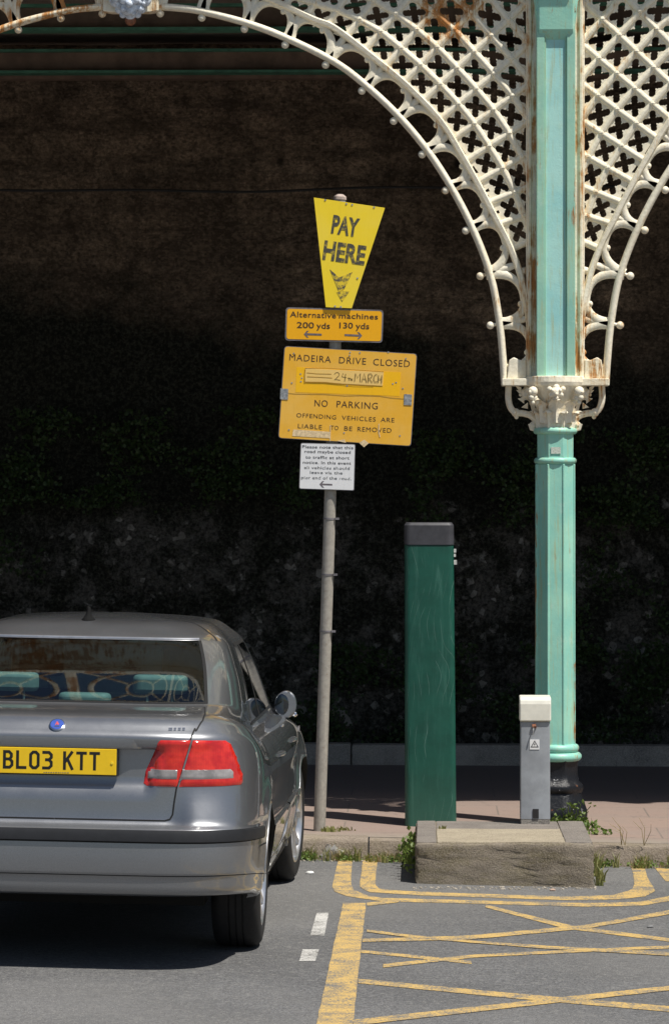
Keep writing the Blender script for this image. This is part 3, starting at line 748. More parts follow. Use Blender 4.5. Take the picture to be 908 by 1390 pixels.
def m_pole():
    t = NT('weathered grey pole paint'); f = t.noise(40, 5, .7); s = t.noise(1, 5, .7, t.scale((50, 50, 2.5)))
    c = t.mix(t.ramp(f, .3, .75), (.36, .335, .29), (.25, .23, .20)); c = t.mix(t.ramp(s, .56, .70, 0, .5), c, (.50, .46, .38)); c = t.mix(t.ramp(f, .66, .72), c, (.24, .12, .05))
    t.bump(f, .3, .003); return t.fin(c, .6)
M['pole'] = m_pole()

YP = 20.4
base = at(433.5, 1127, YP); base.z = PZ+gz(base.x, YP)
post = thing('parking_sign_post', 'leaning grey pole carrying four yellow and white parking notices beside the car', 'sign post', base)
def ppart(m, name, mat, par=None, **k): return local(m, base).build(name, mat, par or post, **k)
m = MB(); bt = at(433.5, 1129, YP); tp = at(461.5, 267, YP); m.tube([bt, bt.lerp(tp, .3), bt.lerp(tp, .6), tp], .0335, 24); ppart(m, 'pole', M['pole'], smooth=True, sharp=50)
m = MB(); d = (tp-bt).normalized(); m.tube([tp-d*.015, tp+d*.002, tp+d*.016], [.037, .036, .018], 20); ppart(m, 'pole_cap', simple('rusty cap', (.45, .36, .31), .4, var=.4), smooth=True)
for yy in (704, 780, 857):
    f = (1129-yy)/(1129-267); p = bt.lerp(tp, f); b = MB()
    b.tube([p-d*.005, p+d*.005], 0.0365, 24); b.box((p.x+.031, p.y-.03, p.z-.006), (p.x+.055, p.y-.012, p.z+.006)); ppart(b, 'band', M['grey_edge'])
YS = YP-.052
# 1 pay here wedge
PH = [(426,267.5),(522.5,281.5),(477.4,418),(442.2,416.5)]
s1 = ppart(plate(PH, YS-.012, .003), 'pay_sign', M['y_bright']); s1['label'] = 'bright yellow wedge reading PAY HERE'
def q1(px, py): return (375+px/4.54, 255+py/4.54)
m = MB(); px_text(m, 'PAY', q1(336,278), q1(500,303), 117/4.54, YS-.0135, .035, 1.0); px_text(m, 'HERE', q1(283,440), q1(541,476), 121/4.54, YS-.0135, .035, 1.0)
ppart(m, 'lettering', M['ink_pay'], s1)
m = MB(); ay = YS-.0135
for tri in ([(330,500),(388,550),(470,517),(418,622),(386,640)], ):
    m.prism([(at(*q1(*p), ay).x, at(*q1(*p), ay).z) for p in tri], ay, ay+.0008)
m.prism([(at(*q1(*p), ay).x, at(*q1(*p), ay).z) for p in [(386,641),(414,632),(452,634),(405,700),(372,640)]], ay, ay+.0008)
ppart(m, 'arrow', M['ink_arrow'], s1)
for p in ((302,72),(432,96),(468,101),(603,117),(362,728),(398,732),(500,555)):
    c = at(*q1(*p), ay); m = MB(); m.tube([c, c+Vector((0, -.0012, 0))], .0055, 8); ppart(m, 'bolt_head', M['steel'], s1)
# 2 alternative machines
P2 = [(388,416.6),(520.6,420.3),(519,465),(386.8,461.8)]
s2 = ppart(plate(P2, YS+.002, .003, 5), 'distance_sign', M['grey_edge']); s2['label'] = 'amber strip reading Alternative machines with two arrows'
ppart(plate(inset(P2, 2.0), YS+.0005, .0012, 4), 'face', M['y_amber'], s2)
m = MB(); y_ = YS-.0005
px_text(m, 'Alternative', q1(84,795), q1(368,803), 36/4.54, y_, .012, 1.08, keep=None); px_text(m, 'machines', q1(386,803), q1(626,810), 34/4.54, y_, .012, 1.05)
px_text(m, '200', q1(126,862), q1(232,865), 38/4.54, y_, .014); px_text(m, 'yds', q1(247,878), q1(330,880), 50/4.54, y_, .012)
px_text(m, '130', q1(388,864), q1(472,866), 37/4.54, y_, .014); px_text(m, 'yds', q1(488,880), q1(572,882), 50/4.54, y_, .012)
ppart(m, 'lettering', M['ink_brown'], s2)
def arrow(mb, pts, Y):
    w = [at(*p, Y) for p in pts]; mb.prism([(v.x, v.z) for v in w], Y, Y+.0008)
m = MB()
def harrow(mb, x0, x1, yc, s, h, Y, conv, flip=False, tl=0):
    """shaft from x0 to x1 with an arrow head at x0"""
    dirx = 1 if x1 > x0 else -1
    pts = [(x0, yc), (x0+dirx*h*.9, yc-h), (x0+dirx*h*1.45, yc-h), (x0+dirx*(h*.75), yc-s), (x1, yc-s+tl), (x1, yc+s+tl), (x0+dirx*h*.75, yc+s), (x0+dirx*h*1.45, yc+h), (x0+dirx*h*.9, yc+h)]
    arrow(mb, [conv(*p) for p in pts], Y)
harrow(m, 170, 280, 900, 6, 21, y_, q1, tl=3); harrow(m, 529, 421, 909, 6, 21, y_, q1, tl=-4); ppart(m, 'arrow', M['sgrey'], s2)
# 3 road closed notice
def q2(px, py): return (375+px/4.54, 460+py/4.54)
P3 = [q2(50,42), q2(868,90), q2(830,662), q2(12,612)]
s3 = ppart(plate(P3, YS+.004, .004, 5), 'closure_sign', M['grey_edge']); s3['label'] = 'large faded amber notice reading MADEIRA DRIVE CLOSED, NO PARKING'
ppart(plate(inset(P3, .9), YS+.0025, .0012, 4.5), 'face', M['y_faded'], s3)
ppart(plate([q2(125,172), q2(768,205), q2(758,352), q2(118,328)], YS+.0018, .0006), 'cover_film', M['y_patch'], s3)
m = plate([q2(180,180), q2(662,204), q2(655,288), q2(176,262)], YS-.001, .0022); ppart(m, 'date_strip', M['tape'], s3)
m = MB(); strokes(m, [[q2(180,180), q2(300,180), q2(480,190), q2(662,202)], [q2(176,264), q2(300,266), q2(480,284), q2(600,286)], [q2(180,178), q2(176,220), q2(176,268)], [q2(188,208), q2(250,214), q2(340,216)], [q2(190,232), q2(280,236), q2(345,240)]], YS-.0014, .9)
ppart(m, 'strip_edge', simple('brown crease', (.42, .22, .02), .6), s3)
m = MB(); y_ = YS-.0016
W_ = [ [(358,218),(366,208),(380,206),(388,214),(384,228),(370,242),(357,252),(372,250),(394,254)],
       [(412,212),(404,232),(432,238)], [(428,214),(424,238),(421,262)],
       [(440,240),(458,242)], [(449,241),(447,256)], [(460,242),(459,256)], [(468,243),(467,257)], [(460,249),(468,250)],
       [(482,262),(488,212),(500,240),(518,212),(517,264)], [(526,266),(542,210),(556,268)], [(531,246),(552,248)],
       [(566,268),(568,214)], [(566,216),(584,214),(592,226),(584,238),(568,242),(592,268)], [(622,222),(612,218),(602,232),(600,252),(608,266),(622,262)],
       [(630,222),(627,270)], [(650,224),(648,272)], [(628,246),(650,248)] ]
strokes(m, [[q2(*p) for p in l] for l in W_], y_, .95); ppart(m, 'handwriting', simple('biro ink', (.16, .10, .02), .5), s3)
m = MB(); y_ = YS+.0017; y3 = YS+.0019
for body, a, b, h in (('MADEIRA', (80,131), (336,146), 40), ('DRIVE', (386,149), (552,158), 40), ('CLOSED', (596,161), (822,173), 41),
                      ('NO', (235,415), (316,419), 41), ('PARKING', (371,421), (624,434), 41),
                      ('OFFENDING', (124,482), (368,496), 26), ('VEHICLES', (403,498), (612,509), 27), ('ARE', (643,510), (727,514), 27),
                      ('LIABLE', (133,549), (281,557), 27), ('TO', (335,560), (382,562), 27), ('BE', (418,564), (468,567), 27), ('REMOVED', (500,569), (709,578), 28)):
    m = MB(); px_text(m, body, q2(*a), q2(*b), h/4.54, y_, .0, 1.12); ppart(m, 'lettering', M['ink_brown'], s3)
m = MB(); strokes(m, [[q2(45,330), q2(110,338), q2(300,341), q2(420,350), q2(520,348), q2(640,352), q2(700,362), q2(815,372)]], y3-.0006, .7); ppart(m, 'joint', simple('joint brown', (.30, .18, .03), .6), s3)
m = MB()
for a in ((50,340), (812,375)):
    x, y = a; m = plate([q2(x-24,y-36), q2(x+24,y-33), q2(x+22,y+34), q2(x-26,y+31)], YS-.0005, .002); ppart(m, 'clip', M['steel'], s3)
m = MB()
for a in ((150,215), (158,240), (152,262), (718,276), (738,268), (96,270), (455,82), (452,100), (515,84), (78,560), (762,596), (780,304), (798,120), (418,578), (690,80), (436,288), (108,88)):
    c = at(*q2(*a), YS+.0026); m = MB(); m.tube([c, c+Vector((0, -.0022, 0))], .0048, 8); ppart(m, 'bolt_head', M['steel'], s3)
scr = simple('pale tape residue', (.72, .55, .32), .6, var=.25, sc=60)
for P_, dy in (([(105,558),(332,572),(330,612),(98,598)], .0012), ([(510,640),(542,620),(570,642),(540,667)], -.001), ([(375,628),(420,618),(430,640)], .0016), ([(331,530),(336,530),(334,630),(329,630)], .0004), ([(630,522),(636,522),(634,570),(642,604),(636,606),(628,572)], .0004)):
    ppart(plate([q2(*p) for p in P_], YS+dy, .0006), 'tape_scrap', scr, s3)
# 4 white notice
P4 = [q2(150,640), q2(488,648), q2(480,936), q2(140,925)]
s4 = ppart(plate(P4, YS+.002, .003, 2.5), 'notice_sign', M['grey_edge']); s4['label'] = 'small white notice asking drivers to leave via the pier end'
ppart(plate(inset(P4, .9), YS+.0005, .0012, 2), 'face', M['white_enamel'], s4)
m = MB(); mf = MB(); y_ = YS-.0002
for i, (body, x0, x1, yb) in enumerate((('Please note that this', 160, 474, 678), ('road maybe closed', 174, 458, 707), ('to traffic at short', 180, 450, 742), ('notice. In this event', 164, 460, 774),
                       ('all vehicles should', 172, 452, 806), ('leave via the', 208, 408, 836), ('pier end of the road.', 153, 462, 868))):
    m = MB(); px_text(m, body, q2(x0, yb), q2(x1, yb+(x1-x0)*.022), 20/4.54*1.25, y_, .007, 1.05, keep=(-.2, .75)); ppart(m, 'lettering', M['ink'] if i < 4 else M['ink_fade'], s4)
m = MB(); harrow(m, 266, 345, 896, 5, 20, y_, q2, tl=2); ppart(m, 'arrow', M['sgrey'], s4)
for yy, zoff in ((300, 0), (395, 0), (440, 0), (500, 0), (580, 0), (640, 0)):
    f = (1129-yy)/(1129-267); p = bt.lerp(tp, f); b = MB(); b.tube([p-d*.012, p+d*.012], .0370, 20); b.box((p.x-.02, YS+.002+.005, p.z-.012), (p.x+.02, YP-.03, p.z+.012)); ppart(b, 'clamp', M['steel'])

# ------------------------------------------------------------------ green pillar
def rrect(w, dpt, r, n=5):
    out = []
    for cx, cy, a0 in ((w/2-r, dpt/2-r, 0), (-w/2+r, dpt/2-r, 90), (-w/2+r, -dpt/2+r, 180), (w/2-r, -dpt/2+r, 270)):
        for k in range(n+1):
            a = R_(a0+90*k/n); out.append((cx+r*math.cos(a), cy+r*math.sin(a)))
    return out
YG = 20.7
def m_green():
    t = NT('scratched green enamel'); f = t.noise(1, 6, .8, t.scale((18, 18, 1.2)), 1.5); g = t.noise(8, 4, .6); w = t.noise(70, 4)
    c = t.mix(t.ramp(g, .3, .7), (.004, .062, .042), (.007, .082, .056))
    sc_ = t.n('ShaderNodeTexWave', wave_type='BANDS', bands_direction='X'); sc_.inputs['Scale'].default_value = 3.1; sc_.inputs['Distortion'].default_value = 16; sc_.inputs['Detail'].default_value = 1; sc_.inputs['Detail Scale'].default_value = .6
    t.L(t.scale((2.4, 2.4, 1.3)), sc_.inputs['Vector'])
    scr = t.math('MULTIPLY', t.ramp(sc_.outputs['Fac'], .998, .9999), t.ramp(t.noise(4, 3, w=2), .46, .56))
    c = t.mix(t.math('MULTIPLY', scr, .5), c, (.30, .42, .38)); X = t.xyz()
    c = t.mix(t.math('MULTIPLY', t.ramp(f, .5, .7), .25), c, (.10, .25, .20)); c = t.mix(t.ramp(X[2], .55, .15, 0, .28), c, (.07, .15, .11))
    t.bump(t.noise(6, 3), .12, .02); return t.fin(c, t.ramp(w, .2, .8, .34, .5))
M['green'] = m_green(); M['capgrey'] = simple('dark grey plastic cap', (.045, .045, .052), .55, var=.25, sc=14)
gp = ground(584.5, 1120, 0, PZ)
g = thing('green_pillar', 'tall dark green rounded metal pillar with a dark grey cap', 'pillar', gp)
S_ = FP/gp.y
def frust(mb, a, b, cx0, cx1, z0, z1, n=1):
    N = len(a); mb.add([(x+cx0, y, z0) for x, y in a]+[(x+cx1, y, z1) for x, y in b], [tuple(range(N))[::-1], tuple(range(N, 2*N))]+[(i, (i+1) % N, (i+1) % N+N, i+N) for i in range(N)])
topz = (1120-740)/S_; capz = (1120-709.5)/S_
m = MB(); frust(m, rrect(69.5/S_, .27, .035), rrect(66.5/S_, .26, .035), 0, -2.2/S_, -.03, topz); m.build('body', M['green'], g, smooth=True, sharp=40)
m = MB(); frust(m, rrect(67.5/S_, .268, .036), rrect(67/S_, .266, .036), -2.2/S_, -2.4/S_, topz+.004, capz-.014); frust(m, rrect(67/S_, .266, .036), rrect(62/S_, .245, .03), -2.4/S_, -2.4/S_, capz-.014, capz); m.build('cap', M['capgrey'], g, smooth=True, sharp=25)
m = MB()
for z_, w_ in ((topz-.03, .012), (topz-.055, .008), (topz-.10, .020)):
    m.box((33/S_-.008, -.06, z_-.012), (33/S_+w_*.5, -.03, z_+w_*.7))
m.build('label_scrap', simple('torn paper', (.6, .6, .58), .8, var=.3), g)

# ------------------------------------------------------------------ concrete plinth with grey ticket stub
pf = ground(684, 1203); YB0 = pf.y; 
a0 = at(564, 1203, YB0).x; a1 = at(806, 1203, YB0).x; zt0 = CH-(1145-HY)/FP*YB0
YB1 = YB0+1.2
pl = thing('concrete_plinth', 'low mossy concrete block jutting from the kerb into the road', 'plinth', ((a0+a1)/2, YB0, gz(0, YB0)))
m = MB(); nx_, ny_, nz_ = 26, 16, 6
def rough_box(mb, x0, x1, y0, y1, z0, z1, n, j, rnd=.02):
    bm = bmesh.new(); bmesh.ops.create_cube(bm, size=1)
    bmesh.ops.transform(bm, matrix=Matrix.Translation(((x0+x1)/2, (y0+y1)/2, (z0+z1)/2)) @ Matrix.Diagonal((x1-x0, y1-y0, z1-z0, 1)), verts=bm.verts)
    bmesh.ops.bevel(bm, geom=[e for e in bm.edges], offset=rnd, segments=2, affect='EDGES', profile=.5)
    bmesh.ops.subdivide_edges(bm, edges=[e for e in bm.edges if e.calc_length() > .05], cuts=n, use_grid_fill=True)
    for v in bm.verts:
        e = min(abs(v.co.z-z1), .1)/.1
        v.co += Vector((random.uniform(-j, j), random.uniform(-j, j), random.uniform(-j, j)*.6))
    bm.normal_update(); vs = [tuple(v.co) for v in bm.verts]; bm.verts.index_update(); fs = [tuple(v.index for v in f.verts) for f in bm.faces]; bm.free(); mb.add(vs, fs)
rough_box(m, a0, a1, YB0, YB1, -.05, zt0, 14, .005, .018)
local(m, pl.location).build('block', M['plinth'], pl, smooth=True, sharp=50)
def zpl(x0, x1, y0, y1, mat, lift, name, th=.012):
    s = MB(); rough_box(s, x0, x1, y0, y1, zt0-.03, zt0+lift, 3, .0012, .004); local(s, pl.location).build(name, mat, pl)
xa = at(593, 1144, YB0).x; xb = at(767, 1144, YB0).x
zpl(a0+.006, xa-.004, YB0+.03, YB1-.01, M['slab_dark'], .005, 'edge_slab'); zpl(xb+.004, a1-.006, YB0+.03, YB1-.01, M['slab_dark'], .005, 'edge_slab')
zpl(xa, xb, YB0+.012, YB0+.72, M['slab_light'], .007, 'light_slab'); zpl(xa, xb, YB0+.725, YB1-.01, M['slab_dark'], .003, 'rear_slab')
ZT = zt0+.003; YT = (CH-ZT)*FP/(1117-HY); bx = at(726, 1117, YT); S2 = FP/YT
tb = thing('ticket_stub', 'short grey metal box with a cream cap standing on the concrete plinth', 'ticket machine', (bx.x, YT, ZT))
M['greymetal'] = simple('grey painted metal', (.30, .32, .345), .5, var=.14, sc=9, bump=.1); M['creamcap'] = simple('cream plastic', (.80, .78, .68), .45, var=.06, sc=18)
hB = (1117-979)/S2
def stubbox(w, d0): return rrect(w/S2, d0, .006, 3)
m = MB(); frust(m, stubbox(40, .15), stubbox(39.5, .15), 0, 0, .028, hB); fo = m.build('body', M['greymetal'], tb, smooth=True, sharp=30)
m = MB(); frust(m, stubbox(39.5, .148), stubbox(39.5, .148), 0, 0, -.004, .027); m.build('foot', M['low'], tb)
m = MB(); m.box((-3.5/S2, -.080, (1117-1109)/S2), (4.5/S2, -.0745, (1117-1096.5)/S2)); m.build('slot', M['ink'], tb)
# cap: box with rounded front top
m = MB(); pr = [(-.088, hB+.004), (-.09, hB+.10), (-.084, hB+.125), (-.065, hB+.137), (.07, hB+.142), (.07, hB+.004)]; hwc = 21.2/S2
vs = [(-hwc, y, z) for y, z in pr]+[(hwc, y, z) for y, z in pr]; n = len(pr)
m.add(vs, [tuple(range(n)), tuple(range(2*n-1, n-1, -1))]+[(i, i+n, (i+1) % n+n, (i+1) % n) for i in range(n)]); m.build('cap', M['creamcap'], tb, bevel=.008, seg=3)
m = MB(); k0 = lambda x, y: ((x-726)/S2, -.079, (1117-y)/S2)
m.tube([k0(722, 985), k0(727, 984)], .012, 8); ho = m.build('lock_stub', M['rust'], tb)
m = MB(); m.tube([k0(724, 985), (k0(723, 990)[0], -.10, k0(723, 990)[2]), (k0(722, 996)[0], -.10, k0(722, 996)[2])], .004, 6); m.build('hasp', M['steel'], tb)
m = MB(); a_, b_ = k0(718.5, 1016), k0(731.5, 1002.5); m.box((a_[0], -.0775, a_[2]), (b_[0], -.0745, b_[2])); so = m.build('warning_label', M['white_enamel'], tb)
m = MB()
for tri in ([(725,1003.6),(719.6,1013),(730.4,1013)],): m.prism([(k0(*p)[0], k0(*p)[2]) for p in tri], -.0785, -.0776)
m.build('triangle', M['ink'], so)
m = MB(); m.prism([(k0(*p)[0], k0(*p)[2]) for p in [(725,1005.6),(721.4,1012),(728.6,1012)]], -.0795, -.0787); m.build('triangle_field', M['white_enamel'], so)
m = MB(); m.prism([(k0(*p)[0], k0(*p)[2]) for p in [(725.6,1006.2),(723.8,1009.4),(725,1009.2),(724.4,1011.8),(726.4,1008.2),(725.3,1008.4)]], -.0803, -.0797); m.build('bolt_symbol', M['ink'], so)

def leafy(mb, c, n, size, spread, height, droop=.3, up=False, mi=0):
    for _ in range(n):
        a = random.uniform(0, 2*math.pi); r = spread*math.sqrt(random.random()); h = height*random.random()**.8*(1-.5*r/spread)
        p = Vector((c[0]+r*math.cos(a), c[1]+r*math.sin(a)*.6, c[2]+h)); s = size*random.uniform(.6, 1.3)
        d_ = Vector((random.uniform(-1, 1), random.uniform(-1, .4), random.uniform(-.3, 1 if not up else 2))).normalized(); sd = d_.cross(Vector((random.uniform(-1, 1), random.uniform(-1, 1), random.uniform(-.2, 1)))).normalized()*.42*s
        t = p+d_*s; m1 = p+d_*s*.45; nrm = d_.cross(sd).normalized()*s*.08
        mb.add([p, m1+sd+nrm, t, m1-sd+nrm, m1], [(0, 4, 1), (4, 2, 1), (0, 3, 4), (4, 3, 2)], mi)
def blades(mb, c, n, h, spread, lean=.5, w=.004, mi=0):
    for _ in range(n):
        a = random.uniform(0, 2*math.pi); r = spread*random.random(); p = Vector((c[0]+r*math.cos(a), c[1]+r*.4*math.sin(a), c[2]))
        hh = h*random.uniform(.5, 1.2); l = Vector((random.uniform(-1, 1), random.uniform(-1, .6), 0))*lean*hh; sd = Vector((w*random.uniform(.6, 1.4), random.uniform(-.5, .5)*w, 0))
        q = p+Vector((0, 0, hh*.6))+l*.35; t = p+Vector((0, 0, hh*random.uniform(.75, 1)))+l
        mb.add([p-sd, p+sd, q+sd*.8, q-sd*.8, t], [(0, 1, 2, 3), (3, 2, 4)], mi)
def m_leaf(name, a, b):
    t = NT(name); n = t.noise(38, 3); c = t.mix(t.ramp(n, .3, .7), a, b); t.b.inputs['Subsurface Weight'].default_value = 0
    o = t.fin(c, .55); tr_ = t.n('ShaderNodeBsdfTranslucent'); t.L(c, tr_.inputs[0]); mx = t.n('ShaderNodeMixShader'); mx.inputs[0].default_value = .3
    t.L(t.b.outputs[0], mx.inputs[1]); t.L(tr_.outputs[0], mx.inputs[2]); t.L(mx.outputs[0], t.out.inputs[0]); return o
M['leaf'] = m_leaf('green leaves', (.09, .16, .03), (.18, .24, .05)); M['leaf2'] = m_leaf('dark leaves', (.02, .045, .012), (.05, .09, .02))
M['grass'] = m_leaf('yellowing grass', (.16, .19, .045), (.34, .32, .12)); M['straw'] = m_leaf('dry straw', (.50, .40, .22), (.36, .28, .14))
# weeds in the gutter
def gutter(x0p, x1p, n, label, name='gutter_weeds'):
    m = MB()
    for _ in range(n):
        px = random.uniform(x0p, x1p); dens = .5+.5*math.sin(px*.11)+.25*math.sin(px*.37)
        if random.random() > max(.15, dens): continue
        yy = YK-random.uniform(.0, .10); x = at(px, 1160, yy).x; z = gz(x, yy)
        k = random.random()
        if k < .55: leafy(m, (x, yy, z), 10, .018, .04, .05, mi=0)
        else: blades(m, (x, yy, z), 12, random.uniform(.04, .10), .03, .5, .0025, mi=1 if random.random() < .75 else 2)
    return tag(m.build(name, [M['leaf'], M['grass'], M['straw']], fix=False), label, 'weeds', kind='stuff')
gutter(400, 545, 110, 'low green and straw weeds along the kerb beside the car'); gutter(808, 1000, 130, 'grass and weeds along the kerb right of the concrete block'); gutter(-400, 395, 120, 'weeds along the kerb in front of the car')
m = MB()
for (px, py) in ((842,1145),(848,1147),(875,1150)):
    p = ground(px, py, 0, PZ); p.y = YK-.01
    for k in range(3): 
        q = p+Vector((random.uniform(-.12, .05), random.uniform(-.05, .02), random.uniform(.08, .16))); m.tube([p, p.lerp(q, .5)+Vector((.018, 0, .02)), q], [.002, .0016, .0008], 4)
tag(m.build('dry_stalks', M['straw']), 'pale dry grass stalks sticking up over the right kerb', 'dead grass')
# weed at the column foot
m = MB(); 
wp = [(756,1104,.10),(770,1098,.12),(782,1104,.12),(792,1112,.09),(800,1120,.06),(748,1108,.06)]
for px, py, h in wp:
    p = at(px, py, YL-.27); p.z = PZ+gz(p.x, p.y); leafy(m, p, 60, .026, .07, h*.85, mi=0)
for _ in range(9):
    p = at(random.uniform(755, 790), 1105, YL-.26); p.z = PZ; q = p+Vector((random.uniform(-.05, .08), -.03, random.uniform(.07, .14))); m.tube([p, (p+q)/2+Vector((0, 0, .03)), q], .0025, 4)
    leafy(m, q, 5, .022, .02, .02)
tag(m.build('leafy_weed', M['leaf'], fix=False), 'bushy green weed growing at the foot of the black column base', 'plant')
m = MB(); p = at(814, 1122, 20.55); p.z = PZ+gz(p.x, p.y); leafy(m, p, 50, .025, .08, .03)
tag(m.build('creeping_weed', M['leaf'], fix=False), 'small flat weed creeping over the paving right of the plinth', 'plant')
m = MB()
for k in range(9):
    p = Vector((a0-.015-random.random()*.03, YB0+.15+k*.13, .02)); leafy(m, p, 26, .026, .05, .24-.01*k, up=True)
tag(m.build('trailing_weed', [M['leaf']], fix=False), 'dark weed growing up the shaded left side of the plinth', 'plant')
m = MB()
for k in range(6): p = Vector((a1+.03+random.random()*.03, YB0+.1+k*.22, -.02)); blades(m, p, 14, .09, .03); leafy(m, p, 6, .018, .03, .05)
tag(m.build('grass_tuft', [M['grass']], fix=False), 'thin grass tuft against the right side of the plinth', 'plant')
m = MB(); p = ground(468, 1128, .0, PZ); blades(m, (p.x, p.y, p.z-.01), 30, .04, .06); blades(m, (base.x+.06, base.y-.04, base.z), 50, .035, .06)
p = at(601, 1127, YB0+.7); blades(m, (p.x, p.y, zt0), 16, .03, .02)
tag(m.build('moss_tuft', [M['grass']], fix=False), 'tiny grass tuft at the foot of the sign pole', 'plant')
# ivy and scrub at the foot of the wall
m = MB()
def ivy(px0, px1, py0, py1, n, s=.030):
    for _ in range(n):
        px = random.uniform(px0, px1); py = random.uniform(py0, py1)
        cl = math.sin(px*.045+py*.02)+math.sin(py*.06-px*.018)+random.uniform(-.8, .8)
        if cl < .1: continue
        p = at(px, py, YW-.10-random.random()*.22); leafy(m, p, 6, s, .07, .07)
ivy(560, 930, 590, 720, 1500); ivy(-40, 420, 560, 690, 1300); ivy(-60, 60, 620, 1000, 500); ivy(420, 980, 880, 1012, 1900); ivy(-200, 420, 930, 1012, 900); ivy(760, 1000, 700, 900, 500); ivy(60, 420, 640, 700, 350)
tag(m.build('wall_ivy', M['leaf2'], fix=False), 'dark ivy and scrub clinging to the damp foot of the wall', 'ivy', kind='stuff')
# litter
lit = simple('white plastic', (.75, .75, .73), .5)
def pebble(px, py, s, mat, lab, name='pebble', cat='litter', grp=None):
    p = ground(px, py, s*.4); m = MB(); m.ball((0, 0, 0), s, 8, 6, (1.4, 1, .6)); m.v = [(x+random.uniform(-.2, .2)*s, y, z+random.uniform(-.12, .12)*s) for x, y, z in m.v]
    o = m.build(name, mat, smooth=True); o.location = p; tag(o, lab, cat, grp)
pebble(420.5, 1187, .016, lit, 'small white scrap on the asphalt beside the front wheel', 'paper_scrap')
pebble(750, 1210, .012, simple('pink stone', (.45, .32, .25), .8), 'small pinkish stone in front of the plinth', 'stone', 'stone')
pebble(883, 1260, .012, simple('grey stone', (.20, .20, .20), .8), 'small grey stone lying on the road at the right', 'stone', 'stone')
st_m = simple('gutter grit', (.38, .34, .28), .9, var=.4); m = MB()
for _ in range(420):
    px = random.choice([random.uniform(400, 545), random.uniform(808, 1000), random.uniform(806, 830), random.uniform(560, 810)]); 
    p = ground(px, random.uniform(1160, 1172), .002) if not 560 < px < 808 else ground(px, 1205+random.random()*4, .002); m.ball(p, random.uniform(.003, .010), 5, 3, (1, 1, .6))
tag(m.build('gutter_grit', st_m), 'loose grit and gravel scattered along the gutter', 'gravel', kind='stuff')
def crumple(px, py, s, lab, base_=0):
    p = ground(px, py, 0, base_); m = MB(); n_, k_ = 10, 7; m.ball((0, 0, s*.4), s, n_, k_, (1, .7, .7)); m.v = [(x*random.uniform(.6, 1.25), y*random.uniform(.6, 1.25), max(0, z*random.uniform(.5, 1.3))) for x, y, z in m.v]
    o = m.build('plastic_wrapper', NTplastic, smooth=False); o.location = p; tag(o, lab, 'litter', 'crumpled wrappers')
t = NT('clear plastic'); t.fin((.8, .8, .8), .25); t.b.inputs['Transmission Weight'].default_value = .6; t.b.inputs['Alpha'].default_value = .7; NTplastic = t.m
crumple(452, 1168, .07, 'crumpled clear plastic wrapper in the gutter left of the block'); crumple(822, 1158, .03, 'crumpled white wrapper among weeds just right of the plinth'); crumple(829, 1162, .028, 'crumpled white wrapper lowest in the weeds right of the plinth')
crumple(842, 1156, .025, 'crumpled white wrapper farthest right among the kerb weeds')
#CAR#
# ------------------------------------------------------------------ parked car
def m_carpaint():
    t = NT('gunmetal silver car paint'); fl = t.noise(900, 2, .5); d = t.noise(7, 5, .65)
    c = t.mix(t.ramp(fl, .35, .65), (.215, .222, .236), (.325, .335, .352))
    rr = t.ramp(d, .3, .75, .34, .40)
    c = t.mix(t.ramp(t.noise(30, 6, .75), .5, .8, 0, .10), c, (.25, .24, .23))
    return t.fin(c, rr, .78, 1.0)
M['paint'] = m_carpaint(); M['rubber'] = simple('dark bumper rubber', (.013, .014, .017), .6, var=.15, sc=20); M['blackgap'] = simple('shut line black', (.004, .004, .004), .8)
M['tyre'] = simple('tyre rubber', (.012, .012, .013), .75, var=.3, sc=40, bump=.3); M['alloy'] = simple('alloy wheel silver', (.62, .62, .63), .28, .85, var=.08)
M['cabin'] = simple('dark cabin trim', (.035, .045, .05), .8); M['seat'] = simple('grey seat leather', (.15, .19, .19), .6)
M['chrome'] = simple('chrome', (.75, .76, .78), .12, 1.0, var=.03)
def m_glass(name, tint, refl=.12):
    t = NT(name); t.t.nodes.remove(t.b)
    tr_ = t.n('ShaderNodeBsdfTransparent'); tr_.inputs[0].default_value = (*tint, 1); gl = t.n('ShaderNodeBsdfGlossy'); gl.inputs['Roughness'].default_value = .02; gl.inputs[0].default_value = (.95, .97, 1, 1)
    lw = t.n('ShaderNodeFresnel'); lw.inputs[0].default_value = 1.52; f = t.math('MAXIMUM', t.math('MULTIPLY', lw.outputs[0], .95), refl)
    mx = t.n('ShaderNodeMixShader'); t.L(f, mx.inputs[0]); t.L(tr_.outputs[0], mx.inputs[1]); t.L(gl.outputs[0], mx.inputs[2]); t.L(mx.outputs[0], t.out.inputs[0]); return t.m
M['glass'] = m_glass('green tinted glass', (.64, .86, .83), .06); M['sideglass'] = m_glass('dark side glass', (.06, .07, .07), .05)
def m_lens(name, a, b, rough=.12):
    t = NT(name); w = t.n('ShaderNodeTexWave', wave_type='BANDS', bands_direction='Z'); w.inputs['Scale'].default_value = 60; t.L(t.pos, w.inputs['Vector'])
    w2 = t.n('ShaderNodeTexWave', wave_type='BANDS', bands_direction='X'); w2.inputs['Scale'].default_value = 45; t.L(t.pos, w2.inputs['Vector'])
    n = t.noise(14, 3, .6); c = t.mix(t.ramp(n, .35, .65), a, b); c = t.mix(t.math('MULTIPLY', w2.outputs['Fac'], .25), c, tuple(k*.6 for k in a))
    t.bump(w.outputs['Fac'], .25, .003); t.fin(c, rough, 0, 1.0); return t.m
M['red'] = m_lens('red lamp lens', (.50, .006, .006), (.74, .03, .015)); M['clearlens'] = m_lens('clear lamp lens', (.36, .34, .34), (.20, .19, .19))
